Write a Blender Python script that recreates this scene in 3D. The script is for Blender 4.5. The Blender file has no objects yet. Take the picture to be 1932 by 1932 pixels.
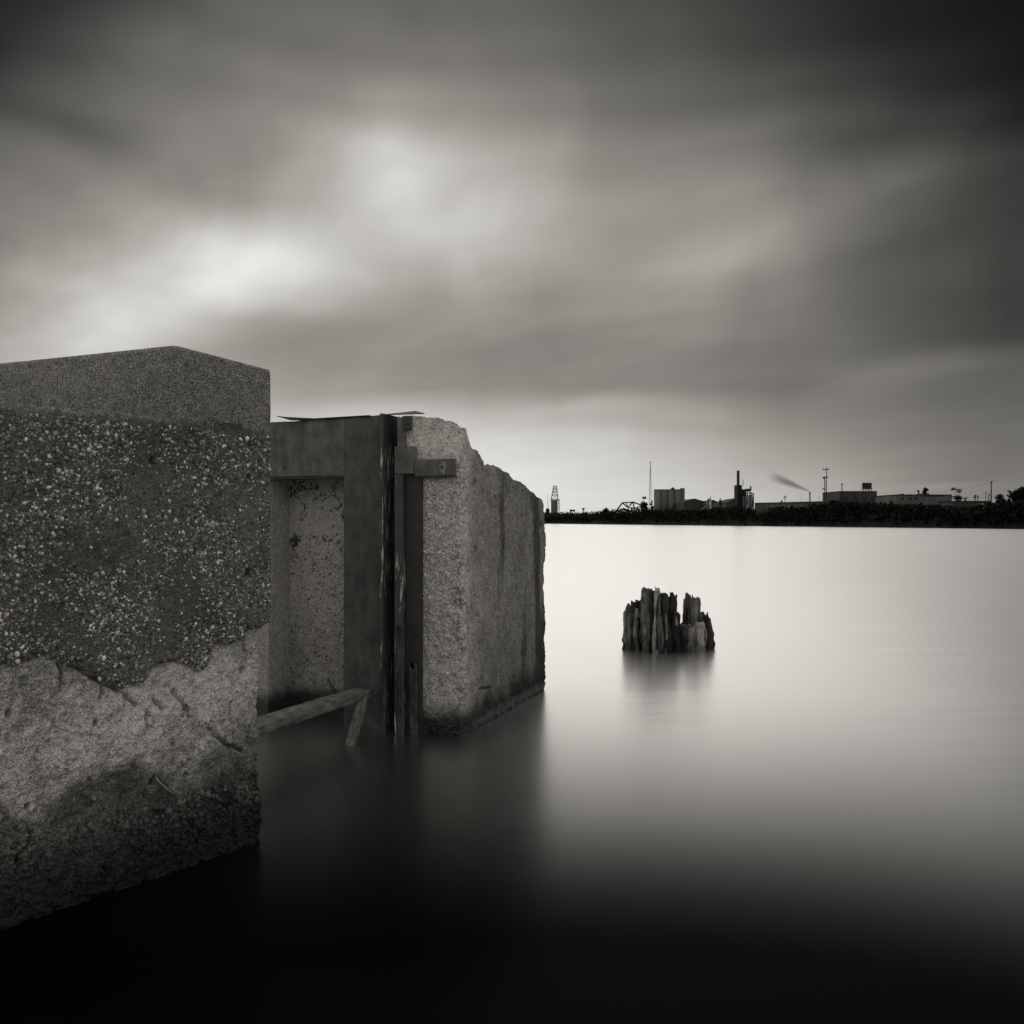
import bpy, bmesh, math, random
import numpy as np
from mathutils import Vector, Matrix

R = math.radians
rng = np.random.default_rng(11)
random.seed(5)
scene = bpy.context.scene
col = scene.collection

# ------------------------------------------------------------------ camera
FPX, HZ, CX, CAMZ = 1700.0, 984.0, 966.0, 1.6      # focal length / horizon in a 1932 px wide frame
cam_d = bpy.data.cameras.new('camera')
cam = bpy.data.objects.new('camera', cam_d); col.objects.link(cam)
cam.location = (0, 0, CAMZ); cam.rotation_euler = (R(90), 0, 0)
cam_d.sensor_width = 36; cam_d.lens = 36 * FPX / 1932
cam_d.shift_y = 18 / 1932
cam_d.clip_start = 0.05; cam_d.clip_end = 20000
scene.camera = cam

# ------------------------------------------------------------------ world: overcast, wind-drawn clouds over a Nishita sky
SUN_AZ, SUN_EL = R(-17), R(42)                        # the veiled sun stands behind the bright break in the cloud
wld = bpy.data.worlds.new('World'); scene.world = wld; wld.use_nodes = True
nt = wld.node_tree; nt.nodes.clear()
def WN(t, **k):
    n = nt.nodes.new(t)
    for a, b in k.items(): setattr(n, a, b)
    return n
def wmath(op, a, b=None, c=None, clamp=False):
    n = WN('ShaderNodeMath', operation=op, use_clamp=clamp)
    for i, v in enumerate((a, b, c)):
        if v is None: continue
        if isinstance(v, (int, float)): n.inputs[i].default_value = v
        else: nt.links.new(v, n.inputs[i])
    return n.outputs[0]
tc = WN('ShaderNodeTexCoord'); sep = WN('ShaderNodeSeparateXYZ'); nt.links.new(tc.outputs['Generated'], sep.inputs[0])
dx, dy, dz = sep.outputs
# drifting cloud sheet seen in perspective: streak noise on a plane overhead
zc = wmath('ADD', wmath('MAXIMUM', dz, 0.0), 0.10)
comb_x = wmath('DIVIDE', dx, zc); comb_y = wmath('DIVIDE', dy, zc)
# the deck drifts along one bearing; a long exposure draws it out along that line
FLOW = R(-41)
along = wmath('ADD', wmath('MULTIPLY', comb_x, math.sin(FLOW)), wmath('MULTIPLY', comb_y, math.cos(FLOW)))
across = wmath('SUBTRACT', wmath('MULTIPLY', comb_x, math.cos(FLOW)), wmath('MULTIPLY', comb_y, math.sin(FLOW)))
def streak(sa, sc, ox, detail, rough=0.5):
    c = WN('ShaderNodeCombineXYZ'); nt.links.new(wmath('MULTIPLY', along, sa), c.inputs[0]); nt.links.new(wmath('ADD', wmath('MULTIPLY', across, sc), ox), c.inputs[1]); c.inputs[2].default_value = ox
    n = WN('ShaderNodeTexNoise'); n.inputs['Scale'].default_value = 1.0; n.inputs['Detail'].default_value = detail; n.inputs['Roughness'].default_value = rough
    nt.links.new(c.outputs[0], n.inputs['Vector']); return n
n1 = streak(0.30, 0.95, 3.3, 3)
n2 = streak(0.62, 1.25, 9.1, 4, 0.5)
nw = WN('ShaderNodeTexNoise'); nw.inputs['Scale'].default_value = 3.2; nw.inputs['Detail'].default_value = 2; nt.links.new(tc.outputs['Generated'], nw.inputs['Vector'])
nws = WN('ShaderNodeSeparateColor'); nt.links.new(nw.outputs['Color'], nws.inputs[0])
nm_ = WN('ShaderNodeTexNoise'); nm_.inputs['Scale'].default_value = 7.5; nm_.inputs['Detail'].default_value = 3; nm_.inputs['Distortion'].default_value = 0.4; nt.links.new(tc.outputs['Generated'], nm_.inputs['Vector'])
w3 = wmath('SUBTRACT', nm_.outputs[0], 0.5)
w1 = wmath('SUBTRACT', nws.outputs[0], 0.5); w2 = wmath('SUBTRACT', nws.outputs[1], 0.5)
s1 = wmath('SUBTRACT', n1.outputs[0], 0.5); s2 = wmath('SUBTRACT', n2.outputs[0], 0.5)
phi = wmath('ADD', wmath('ARCTAN2', dx, dy), wmath('ADD', wmath('MULTIPLY', s2, 0.16), wmath('MULTIPLY', w1, 0.16)))
# azimuth squeezed so that the curve has resolution where the clouds are well seen
PC = 0.5
u_ = wmath('DIVIDE', phi, wmath('ADD', wmath('ABSOLUTE', phi), PC))
u_ = wmath('ADD', wmath('MULTIPLY', u_, 0.5 * (math.pi + PC) / math.pi), 0.5)
elev = wmath('ADD', wmath('ARCSINE', dz), wmath('MULTIPLY', wmath('ADD', wmath('MULTIPLY', s1, 0.30), wmath('MULTIPLY', w2, 0.30)), wmath('MINIMUM', wmath('MAXIMUM', dz, 0.0), 0.30)))
# tonal map of the cloud deck (display grey levels) on azimuth x elevation
XS = [0, 240, 480, 720, 960, 1200, 1440, 1680, 1932]
SKY = {0: [20, 52, 86, 108, 100, 76, 50, 26, 8], 100: [40, 86, 116, 132, 114, 86, 60, 36, 16],
 200: [76, 120, 142, 168, 136, 104, 80, 54, 30], 300: [100, 128, 152, 212, 164, 130, 105, 82, 55],
 400: [118, 146, 166, 186, 172, 150, 142, 102, 62], 500: [118, 158, 226, 160, 160, 155, 142, 108, 64],
 560: [134, 196, 204, 150, 155, 148, 134, 102, 58], 620: [158, 200, 164, 146, 148, 140, 126, 94, 56], 670: [180, 196, 160, 148, 144, 137, 120, 104, 90],
 735: [180, 180, 166, 152, 138, 136, 116, 116, 104], 775: [190, 192, 198, 198, 186, 180, 148, 126, 104],
 820: [200, 205, 210, 216, 212, 190, 156, 132, 106], 900: [212, 216, 222, 226, 228, 212, 182, 156, 122], 984: [220, 224, 228, 230, 232, 222, 196, 170, 132]}
ys = sorted(SKY)
GX = np.arange(-400, 2340, 20); GY = np.arange(-300, 1000, 12)
T_ = np.array([[np.interp(np.clip(x, 0, 1932), XS, SKY[q]) for x in GX] for q in ys])
T_ = np.array([np.interp(np.clip(GY, 0, 984), ys, T_[:, k]) for k in range(len(GX))]).T
def blur(A, sg, ax):
    k = np.exp(-0.5 * (np.arange(-int(3 * sg) - 1, int(3 * sg) + 2) / sg) ** 2); k /= k.sum()
    return np.apply_along_axis(lambda v: np.convolve(np.pad(v, len(k) // 2, mode='edge'), k, mode='valid'), ax, A)
T_ = blur(blur(T_, 2.8, 1), 1.4, 0)
def sky_at(ph, th):
    x = CX + FPX * math.tan(ph); y = HZ - FPX * math.tan(th) / math.cos(ph)
    x = min(max(x, -100), 2030); y = min(max(y, 0), 984)
    col_ = [np.interp(x, GX, T_[k]) for k in range(len(GY))]
    return float(np.interp(y, GY, col_))
els = [math.atan((HZ - q) / FPX) for q in ys][::-1]          # ascending
val = None
prev = None
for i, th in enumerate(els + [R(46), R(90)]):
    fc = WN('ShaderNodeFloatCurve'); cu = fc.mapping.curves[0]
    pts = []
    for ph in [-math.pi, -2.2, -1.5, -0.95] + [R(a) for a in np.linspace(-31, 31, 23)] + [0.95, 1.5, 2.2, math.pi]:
        if abs(ph) < 0.56 and th < R(32): v = sky_at(ph, th)
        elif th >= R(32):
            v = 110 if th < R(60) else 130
            if abs(ph) > 0.6: v = 175  # high cloud out of view raised as well, as fill for the fronts
        else:                                             # out of view the deck is made brighter, to light the near faces
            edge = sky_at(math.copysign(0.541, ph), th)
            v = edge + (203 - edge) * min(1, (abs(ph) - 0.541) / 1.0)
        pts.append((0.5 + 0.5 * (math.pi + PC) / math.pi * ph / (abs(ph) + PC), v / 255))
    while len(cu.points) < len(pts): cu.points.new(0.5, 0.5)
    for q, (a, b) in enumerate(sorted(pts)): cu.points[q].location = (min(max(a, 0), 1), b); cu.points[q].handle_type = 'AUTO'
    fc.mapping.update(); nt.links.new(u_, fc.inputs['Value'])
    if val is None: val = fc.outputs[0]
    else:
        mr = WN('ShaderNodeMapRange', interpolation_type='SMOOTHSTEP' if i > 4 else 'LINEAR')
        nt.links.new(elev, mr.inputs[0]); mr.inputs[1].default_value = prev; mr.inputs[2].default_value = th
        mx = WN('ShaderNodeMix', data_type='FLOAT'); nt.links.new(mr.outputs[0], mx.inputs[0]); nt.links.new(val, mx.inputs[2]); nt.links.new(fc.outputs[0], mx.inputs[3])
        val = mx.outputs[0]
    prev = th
def puff(px, py, wx, wy, rot, amp):
    # a brighter or darker bank of cloud at a bearing and height of its own
    global val
    az = math.atan((px - CX) / FPX); el = math.atan((HZ - py) / FPX * math.cos(az)); c_, s_ = math.cos(R(rot)), math.sin(R(rot))
    a = wmath('SUBTRACT', phi, az); b = wmath('SUBTRACT', elev, el)
    u = wmath('DIVIDE', wmath('ADD', wmath('MULTIPLY', a, c_), wmath('MULTIPLY', b, s_)), R(wx)); v = wmath('DIVIDE', wmath('SUBTRACT', wmath('MULTIPLY', b, c_), wmath('MULTIPLY', a, s_)), R(wy))
    g = wmath('EXPONENT', wmath('MULTIPLY', wmath('ADD', wmath('MULTIPLY', u, u), wmath('MULTIPLY', v, v)), -1.0))
    val = wmath('ADD', val, wmath('MULTIPLY', g, amp))
for q in ((755, 300, 2.0, 4.6, 8, 0.035), (700, 320, 5.5, 5.0, 0, 0.015), (490, 512, 3.4, 1.8, 12, 0.09), (300, 600, 5.0, 1.6, 14, 0.05), (200, 275, 6.0, 1.3, -16, -0.07), (620, 620, 7.0, 3.0, 10, -0.05),
          (1390, 440, 4.0, 1.4, 18, 0.05), (1240, 480, 5.0, 1.2, 14, 0.04), (1640, 350, 4.0, 1.2, 26, 0.025), (1500, 330, 6.0, 1.4, 24, -0.035), (1750, 480, 6.0, 2.0, 20, -0.03), (1800, 690, 6.0, 0.9, 8, 0.05), (1100, 765, 6.0, 0.6, 3, 0.04), (1250, 800, 6.0, 0.5, -2, -0.03)): puff(*q)
mrf = WN('ShaderNodeMapRange', interpolation_type='SMOOTHSTEP'); nt.links.new(dz, mrf.inputs[0]); mrf.inputs[1].default_value = 0.03; mrf.inputs[2].default_value = 0.24; mrf.inputs[3].default_value = 0.22; mrf.inputs[4].default_value = 1.0
fade = mrf.outputs[0]                                  # distant cloud runs together towards the horizon
val = wmath('MULTIPLY', val, wmath('ADD', wmath('MULTIPLY', wmath('ADD', wmath('MULTIPLY', s1, 0.50), wmath('ADD', wmath('MULTIPLY', s2, 0.45), wmath('MULTIPLY', w3, 0.28))), fade), 1.0))
lin = wmath('POWER', wmath('MAXIMUM', val, 0.0), 2.25)
ramp = WN('ShaderNodeValToRGB'); ramp.color_ramp.elements[0].color = (1, 0.97, 0.90, 1); ramp.color_ramp.elements[1].color = (1, 1, 0.985, 1)
e = ramp.color_ramp.elements.new(0.58); e.color = (1, 0.945, 0.855, 1)
nt.links.new(val, ramp.inputs[0])
cl = WN('ShaderNodeMix', data_type='RGBA', blend_type='MULTIPLY'); cl.inputs[0].default_value = 1
nt.links.new(ramp.outputs[0], cl.inputs[6]); nt.links.new(lin, cl.inputs[7])
sky = WN('ShaderNodeTexSky', sky_type='NISHITA'); sky.sun_disc = False; sky.sun_elevation = SUN_EL; sky.sun_rotation = SUN_AZ
bw = WN('ShaderNodeRGBToBW'); nt.links.new(sky.outputs[0], bw.inputs[0])
bg1 = WN('ShaderNodeBackground'); bg1.inputs[1].default_value = 0.0; bg1.inputs[1].default_value = 0.05; nt.links.new(bw.outputs[0], bg1.inputs[0])
bg2 = WN('ShaderNodeBackground'); bg2.inputs[1].default_value = 1.0; nt.links.new(cl.outputs[2], bg2.inputs[0])
mixw = WN('ShaderNodeMixShader'); mixw.inputs[0].default_value = 0.96          # thick cloud veils nearly all of the blue sky
nt.links.new(bg1.outputs[0], mixw.inputs[1]); nt.links.new(bg2.outputs[0], mixw.inputs[2])
wo = WN('ShaderNodeOutputWorld'); nt.links.new(mixw.outputs[0], wo.inputs[0])

# ------------------------------------------------------------------ sun, diffused by the overcast
sd = bpy.data.lights.new('sun', 'SUN'); sd.energy = 1.0; sd.angle = R(98); sd.color = (1, 0.96, 0.9)
sun = bpy.data.objects.new('sun', sd); col.objects.link(sun)
sdir = Vector((math.sin(SUN_AZ) * math.cos(SUN_EL), math.cos(SUN_AZ) * math.cos(SUN_EL), math.sin(SUN_EL)))
sun.rotation_euler = sdir.to_track_quat('Z', 'Y').to_euler()

vs = scene.view_settings
vs.view_transform = 'Standard'; vs.look = 'None'; vs.gamma = 1; vs.use_curve_mapping = False; vs.exposure = 0.0
scene.render.engine = 'CYCLES'
scene.cycles.use_denoising = True
scene.cycles.max_bounces = 6; scene.cycles.diffuse_bounces = 3; scene.cycles.glossy_bounces = 3; scene.cycles.volume_bounces = 0
scene.cycles.sample_clamp_indirect = 4

# ================================================================== helpers
def at(x, y, Y): return Vector(((x - CX) / FPX * Y, Y, CAMZ - (y - HZ) / FPX * Y))
def zat(y, Y): return CAMZ - (y - HZ) / FPX * Y
def link(o, parent=None):
    col.objects.link(o)
    if parent is not None: o.parent = parent
    return o
def thing(name, label, cat, loc=(0, 0, 0), rz=0, group=None):
    o = bpy.data.objects.new(name, None); o.empty_display_size = 0.2
    o.location = loc; o.rotation_euler = (0, 0, rz); o['label'] = label; o['category'] = cat
    if group: o['group'] = group
    return link(o)
def tag(o, label, cat, group=None):
    o['label'] = label; o['category'] = cat
    if group: o['group'] = group
    return o
def mesh_np(name, V, F, mat, parent=None, smooth=True, attrs=None, loc=None):
    me = bpy.data.meshes.new(name)
    V = np.asarray(V, float)
    if loc is not None: V = V - np.asarray(loc)
    if isinstance(F, np.ndarray):
        n, k = F.shape
        me.vertices.add(len(V)); me.vertices.foreach_set('co', V.astype(np.float32).ravel())
        me.loops.add(n * k); me.loops.foreach_set('vertex_index', F.astype(np.int32).ravel())
        me.polygons.add(n); me.polygons.foreach_set('loop_start', np.arange(0, n * k, k, dtype=np.int32))
        me.polygons.foreach_set('loop_total', np.full(n, k, dtype=np.int32))
        me.update(calc_edges=True); me.validate()
    else:
        me.from_pydata(V.tolist(), [], F)
    if smooth: me.polygons.foreach_set('use_smooth', np.ones(len(me.polygons), bool))
    for an, av in (attrs or {}).items():
        at_ = me.attributes.new(an, 'FLOAT', 'POINT'); at_.data.foreach_set('value', np.asarray(av, np.float32))
    if mat: me.materials.append(mat)
    o = bpy.data.objects.new(name, me)
    if loc is not None: o.location = loc
    return link(o, parent)

# ---- vectorised gradient-free value noise
def _h(i, j, k, s):
    n = (i * 374761393 + j * 668265263 + k * 2147483647 + s * 1274126177) & 0xffffffff
    n = ((n ^ (n >> 13)) * 1274126177) & 0xffffffff
    n = ((n ^ (n >> 16)) * 2246822519) & 0xffffffff
    return ((n ^ (n >> 15)) & 0xffff) / 65535.0
def vnoise(P, seed=0):
    P = np.asarray(P, float); I = np.floor(P).astype(np.int64); f = P - I; f = f * f * f * (f * (f * 6 - 15) + 10)
    x, y, z = I[:, 0], I[:, 1], I[:, 2]; a, b, c = f[:, 0], f[:, 1], f[:, 2]
    L = lambda p, q, t: p + (q - p) * t
    g = lambda i, j, k: _h(x + i, y + j, z + k, seed)
    return L(L(L(g(0,0,0), g(1,0,0), a), L(g(0,1,0), g(1,1,0), a), b), L(L(g(0,0,1), g(1,0,1), a), L(g(0,1,1), g(1,1,1), a), b), c) * 2 - 1
def fbm(P, scale=1.0, octv=4, seed=0, gain=0.5):
    P = np.asarray(P, float) * scale; s = 0; am = 1.0; t = 0
    for o in range(octv):
        s = s + am * vnoise(P * (2.03 ** o) + o * 17.3, seed + o * 7); t += am; am *= gain
    return s / t
def sstep(a, b, x): t = np.clip((x - a) / (b - a), 0, 1); return t * t * (3 - 2 * t)
def poly_dist(p, z, line):
    d = np.full(p.shape, 9.0)
    for (x0, y0), (x1, y1) in zip(line[:-1], line[1:]):
        ex, ey = x1 - x0, y1 - y0; L2 = ex * ex + ey * ey + 1e-9
        t = np.clip(((p - x0) * ex + (z - y0) * ey) / L2, 0, 1)
        d = np.minimum(d, np.hypot(p - x0 - t * ex, z - y0 - t * ey))
    return d

# ---- simple solids
class MB:
    def __init__(s): s.v = []; s.f = []
    def add(s, v, f):
        n = len(s.v); s.v += [tuple(q) for q in v]; s.f += [tuple(i + n for i in q) for q in f]; return s
    def box(s, c, d, rz=0.0, M=None):
        x, y, z = d[0] / 2, d[1] / 2, d[2] / 2
        v = [Vector((i * x, j * y, k * z)) for k in (-1, 1) for j in (-1, 1) for i in (-1, 1)]
        m = M if M is not None else Matrix.Rotation(rz, 3, 'Z')
        return s.add([m @ q + Vector(c) for q in v], [(0,2,3,1), (4,5,7,6), (0,1,5,4), (2,6,7,3), (0,4,6,2), (1,3,7,5)])
    def hexa(s, b, t):          # 4 bottom + 4 top points
        return s.add(list(b) + list(t), [(3,2,1,0), (4,5,6,7), (0,1,5,4), (1,2,6,5), (2,3,7,6), (3,0,4,7)])
    def bar(s, a, b, r, n=6, r2=None):
        a, b = Vector(a), Vector(b); d = b - a
        if d.length < 1e-6: return s
        q = d.to_track_quat('Z', 'Y').to_matrix(); r2 = r if r2 is None else r2
        v = [a + q @ Vector((r * math.cos(2 * math.pi * i / n), r * math.sin(2 * math.pi * i / n), 0)) for i in range(n)]
        v += [b + q @ Vector((r2 * math.cos(2 * math.pi * i / n), r2 * math.sin(2 * math.pi * i / n), 0)) for i in range(n)]
        return s.add(v, [tuple(range(n))[::-1], tuple(range(n, 2 * n))] + [(i, (i + 1) % n, n + (i + 1) % n, n + i) for i in range(n)])
    def prism(s, pts, off):     # polygon extruded by a vector
        n = len(pts); off = Vector(off); p = [Vector(q) for q in pts]
        return s.add(p + [q + off for q in p], [tuple(range(n))[::-1], tuple(range(n, 2 * n))] + [(i, (i + 1) % n, n + (i + 1) % n, n + i) for i in range(n)])
    def build(s, name, mat, parent=None, smooth=False, bevel=0, loc=None):
        me = bpy.data.meshes.new(name)
        v = s.v if loc is None else [(q[0] - loc[0], q[1] - loc[1], q[2] - loc[2]) for q in s.v]
        me.from_pydata(v, [], s.f)
        bm = bmesh.new(); bm.from_mesh(me); bmesh.ops.recalc_face_normals(bm, faces=bm.faces)
        if bevel: bmesh.ops.bevel(bm, geom=bm.edges[:], offset=bevel, segments=2, affect='EDGES', profile=0.6)
        bm.to_mesh(me); bm.free()
        if smooth:
            for p in me.polygons: p.use_smooth = len(p.vertices) == 4
        me.materials.append(mat)
        o = bpy.data.objects.new(name, me)
        if loc is not None: o.location = loc
        return link(o, parent)

# ================================================================== materials
TINT = (1.0, 0.97, 0.92)
def newmat(name):
    m = bpy.data.materials.new(name); m.use_nodes = True; t = m.node_tree; t.nodes.clear()
    o = t.nodes.new('ShaderNodeOutputMaterial'); b = t.nodes.new('ShaderNodeBsdfPrincipled'); t.links.new(b.outputs[0], o.inputs[0])
    return m, t, b, o
def N(t, k, **kw):
    n = t.nodes.new(k)
    for a, b in kw.items():
        if a.startswith('i_'): n.inputs[a[2:].replace('_', ' ')].default_value = b
        else: setattr(n, a, b)
    return n
def nm(t, op, a, b=None, clamp=False):
    n = N(t, 'ShaderNodeMath', operation=op, use_clamp=clamp)
    for i, v in enumerate((a, b)):
        if v is None: continue
        if isinstance(v, (int, float)): n.inputs[i].default_value = v
        else: t.links.new(v, n.inputs[i])
    return n.outputs[0]
def maprange(t, v, a, b, c, d, smooth=True):
    n = N(t, 'ShaderNodeMapRange', interpolation_type='SMOOTHSTEP' if smooth else 'LINEAR')
    t.links.new(v, n.inputs[0])
    for i, q in enumerate((a, b, c, d)): n.inputs[i + 1].default_value = q
    return n.outputs[0]
def tint(t, fac):
    n = N(t, 'ShaderNodeMix', data_type='RGBA', blend_type='MULTIPLY'); n.inputs[0].default_value = 1
    n.inputs[6].default_value = (*TINT, 1); t.links.new(fac, n.inputs[7]); return n.outputs[2]
def concrete(name, grain=1.0, agg=130.0, contrast=1.0, bump=0.5, speck=0.5):
    """albedo comes from the per-point tone of the cast/spalled/wet zones, times sand grain and aggregate cells"""
    m, t, b, o = newmat(name)
    co = N(t, 'ShaderNodeTexCoord').outputs['Object']
    tone = N(t, 'ShaderNodeAttribute', attribute_name='tone').outputs['Fac']
    wet = N(t, 'ShaderNodeAttribute', attribute_name='wet').outputs['Fac']
    ng = N(t, 'ShaderNodeTexNoise', i_Scale=240.0 * grain, i_Detail=3.0, i_Roughness=0.65); t.links.new(co, ng.inputs['Vector'])
    nb = N(t, 'ShaderNodeTexNoise', i_Scale=22.0, i_Detail=5.0, i_Roughness=0.65); t.links.new(co, nb.inputs['Vector'])
    vo = N(t, 'ShaderNodeTexVoronoi', i_Scale=agg); t.links.new(co, vo.inputs['Vector'])
    vo2 = N(t, 'ShaderNodeTexVoronoi', i_Scale=agg * 0.5); t.links.new(co, vo2.inputs['Vector'])
    cellr = N(t, 'ShaderNodeSeparateColor'); t.links.new(vo.outputs['Color'], cellr.inputs[0])
    cell2 = N(t, 'ShaderNodeSeparateColor'); t.links.new(vo2.outputs['Color'], cell2.inputs[0])
    g = maprange(t, ng.outputs[0], 0.28, 0.72, 1 - 0.45 * contrast, 1 + 0.45 * contrast)
    big = maprange(t, nb.outputs[0], 0.25, 0.75, 0.72, 1.28)
    stone = nm(t, 'MULTIPLY', maprange(t, vo.outputs['Distance'], 0.25, 0.5, 1, 0), maprange(t, cellr.outputs[0], 0.72, 1.0, 0, 1))
    dark = nm(t, 'MULTIPLY', maprange(t, vo2.outputs['Distance'], 0.2, 0.5, 1, 0), maprange(t, cell2.outputs[1], 0.7, 0.95, 0, 1))
    k = nm(t, 'MULTIPLY', nm(t, 'MULTIPLY', tone, g), big)
    k = nm(t, 'MULTIPLY', k, nm(t, 'ADD', nm(t, 'MULTIPLY', stone, 1.4 * speck), 1.0))
    k = nm(t, 'MULTIPLY', k, nm(t, 'SUBTRACT', 1.0, nm(t, 'MULTIPLY', dark, 0.38 * speck)))
    k = nm(t, 'MINIMUM', k, 0.75)
    t.links.new(tint(t, k), b.inputs['Base Color'])
    t.links.new(maprange(t, wet, 0, 1, 0.9, 0.42), b.inputs['Roughness'])
    b.inputs['Specular IOR Level'].default_value = 0.3
    hgt = nm(t, 'ADD', nm(t, 'MULTIPLY', ng.outputs[0], 0.5), nm(t, 'MULTIPLY', maprange(t, vo.outputs['Distance'], 0.0, 0.55, 1, 0), 0.8))
    hgt = nm(t, 'ADD', hgt, nm(t, 'MULTIPLY', nb.outputs[0], 1.5))
    bp = N(t, 'ShaderNodeBump', i_Strength=bump, i_Distance=0.008); t.links.new(hgt, bp.inputs['Height']); t.links.new(bp.outputs[0], b.inputs['Normal'])
    return m
M_CONC = concrete('weathered_aggregate_concrete', 0.8, 95.0, 1.5, 1.0, 0.9)
M_CAP = concrete('fine_sandy_concrete', 0.7, 130.0, 1.9, 1.0, 1.2)
M_PIER = concrete('pier_concrete', 0.6, 75.0, 1.4, 1.0, 0.9)
def attr_mat(name, attr='tone', rough=0.75, spec=0.3):
    m, t, b, o = newmat(name)
    a = N(t, 'ShaderNodeAttribute', attribute_name=attr).outputs['Fac']
    co = N(t, 'ShaderNodeTexCoord').outputs['Object']
    n = N(t, 'ShaderNodeTexNoise', i_Scale=160.0, i_Detail=2.0); t.links.new(co, n.inputs['Vector'])
    k = nm(t, 'MULTIPLY', a, maprange(t, n.outputs[0], 0.3, 0.7, 0.8, 1.2))
    t.links.new(tint(t, k), b.inputs['Base Color']); b.inputs['Roughness'].default_value = rough; b.inputs['Specular IOR Level'].default_value = spec
    return m
M_PEB = attr_mat('river_pebbles')
def steel(name, base=0.09, rust=0.5, flake=0.0, rough=0.62):
    m, t, b, o = newmat(name)
    co = N(t, 'ShaderNodeTexCoord').outputs['Object']
    mpn = N(t, 'ShaderNodeMapping'); mpn.inputs['Scale'].default_value = (1, 1, 0.22); t.links.new(co, mpn.inputs[0])
    ns = N(t, 'ShaderNodeTexNoise', i_Scale=16.0, i_Detail=5.0, i_Roughness=0.6); t.links.new(mpn.outputs[0], ns.inputs['Vector'])
    nf = N(t, 'ShaderNodeTexNoise', i_Scale=7.0, i_Detail=8.0, i_Roughness=0.7); t.links.new(co, nf.inputs['Vector'])
    ngr = N(t, 'ShaderNodeTexNoise', i_Scale=170.0, i_Detail=2.0); t.links.new(co, ngr.inputs['Vector'])
    k = nm(t, 'MULTIPLY', maprange(t, ns.outputs[0], 0.25, 0.75, 1 - 0.28 * rust, 1 + 0.28 * rust), maprange(t, nf.outputs[0], 0.3, 0.7, 1 - 0.4 * rust, 1 + 0.45 * rust))
    k = nm(t, 'MULTIPLY', k, maprange(t, ngr.outputs[0], 0.3, 0.7, 0.88, 1.12))
    k = nm(t, 'MULTIPLY', k, base)
    if flake:
        m2 = N(t, 'ShaderNodeMapping'); m2.inputs['Scale'].default_value = (1, 1, 0.07); t.links.new(co, m2.inputs[0])
        n3 = N(t, 'ShaderNodeTexNoise', i_Scale=60.0, i_Detail=4.0, i_Roughness=0.7); t.links.new(m2.outputs[0], n3.inputs['Vector'])
        n4 = N(t, 'ShaderNodeTexNoise', i_Scale=2.3, i_Detail=3.0); t.links.new(co, n4.inputs['Vector'])
        fk = nm(t, 'MULTIPLY', maprange(t, n3.outputs[0], 0.56, 0.60, 0, 1), maprange(t, n4.outputs[0], 0.44, 0.54, 0, 1))
        k = nm(t, 'ADD', k, nm(t, 'MULTIPLY', fk, flake))
    t.links.new(tint(t, k), b.inputs['Base Color'])
    b.inputs['Roughness'].default_value = rough; b.inputs['Specular IOR Level'].default_value = 0.35
    bp = N(t, 'ShaderNodeBump', i_Strength=0.7, i_Distance=0.006); t.links.new(nm(t, 'ADD', nf.outputs[0], nm(t, 'MULTIPLY', ngr.outputs[0], 0.3)), bp.inputs['Height']); t.links.new(bp.outputs[0], b.inputs['Normal'])
    return m
M_STEEL = steel('dark_rusted_steel', 0.13, 0.85)
M_JAMB = steel('darker_rusted_steel', 0.085, 0.85)
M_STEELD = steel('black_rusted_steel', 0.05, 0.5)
M_FLAKE = steel('steel_with_flaking_paint', 0.075, 0.6, 0.68)
M_SHEET = steel('dark_steel_sheet', 0.035, 0.3)
def wood(name, base=0.16, scale=1.0):
    m, t, b, o = newmat(name)
    co = N(t, 'ShaderNodeTexCoord').outputs['Object']
    mpn = N(t, 'ShaderNodeMapping'); mpn.inputs['Scale'].default_value = (1, 1, 0.11) if scale > 0 else (0.11, 1, 1); t.links.new(co, mpn.inputs[0])
    ns = N(t, 'ShaderNodeTexNoise', i_Scale=60.0, i_Detail=6.0, i_Roughness=0.7, i_Distortion=0.6); t.links.new(mpn.outputs[0], ns.inputs['Vector'])
    nf = N(t, 'ShaderNodeTexNoise', i_Scale=9.0, i_Detail=5.0, i_Roughness=0.7); t.links.new(co, nf.inputs['Vector'])
    k = nm(t, 'MULTIPLY', maprange(t, ns.outputs[0], 0.28, 0.72, 0.35, 1.6), maprange(t, nf.outputs[0], 0.3, 0.7, 0.6, 1.4))
    tone = N(t, 'ShaderNodeAttribute', attribute_name='tone').outputs['Fac']
    k = nm(t, 'MULTIPLY', nm(t, 'MULTIPLY', k, base), tone)
    t.links.new(tint(t, k), b.inputs['Base Color']); b.inputs['Roughness'].default_value = 0.85; b.inputs['Specular IOR Level'].default_value = 0.25
    bp = N(t, 'ShaderNodeBump', i_Strength=0.8, i_Distance=0.006); t.links.new(ns.outputs[0], bp.inputs['Height']); t.links.new(bp.outputs[0], b.inputs['Normal'])
    return m
M_STUMP = wood('rotten_timber', 0.105, 1)
M_BEAM = wood('grey_weathered_beam', 0.15, -1)
M_OLDW = wood('black_wet_timber', 0.085, -1)
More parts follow.
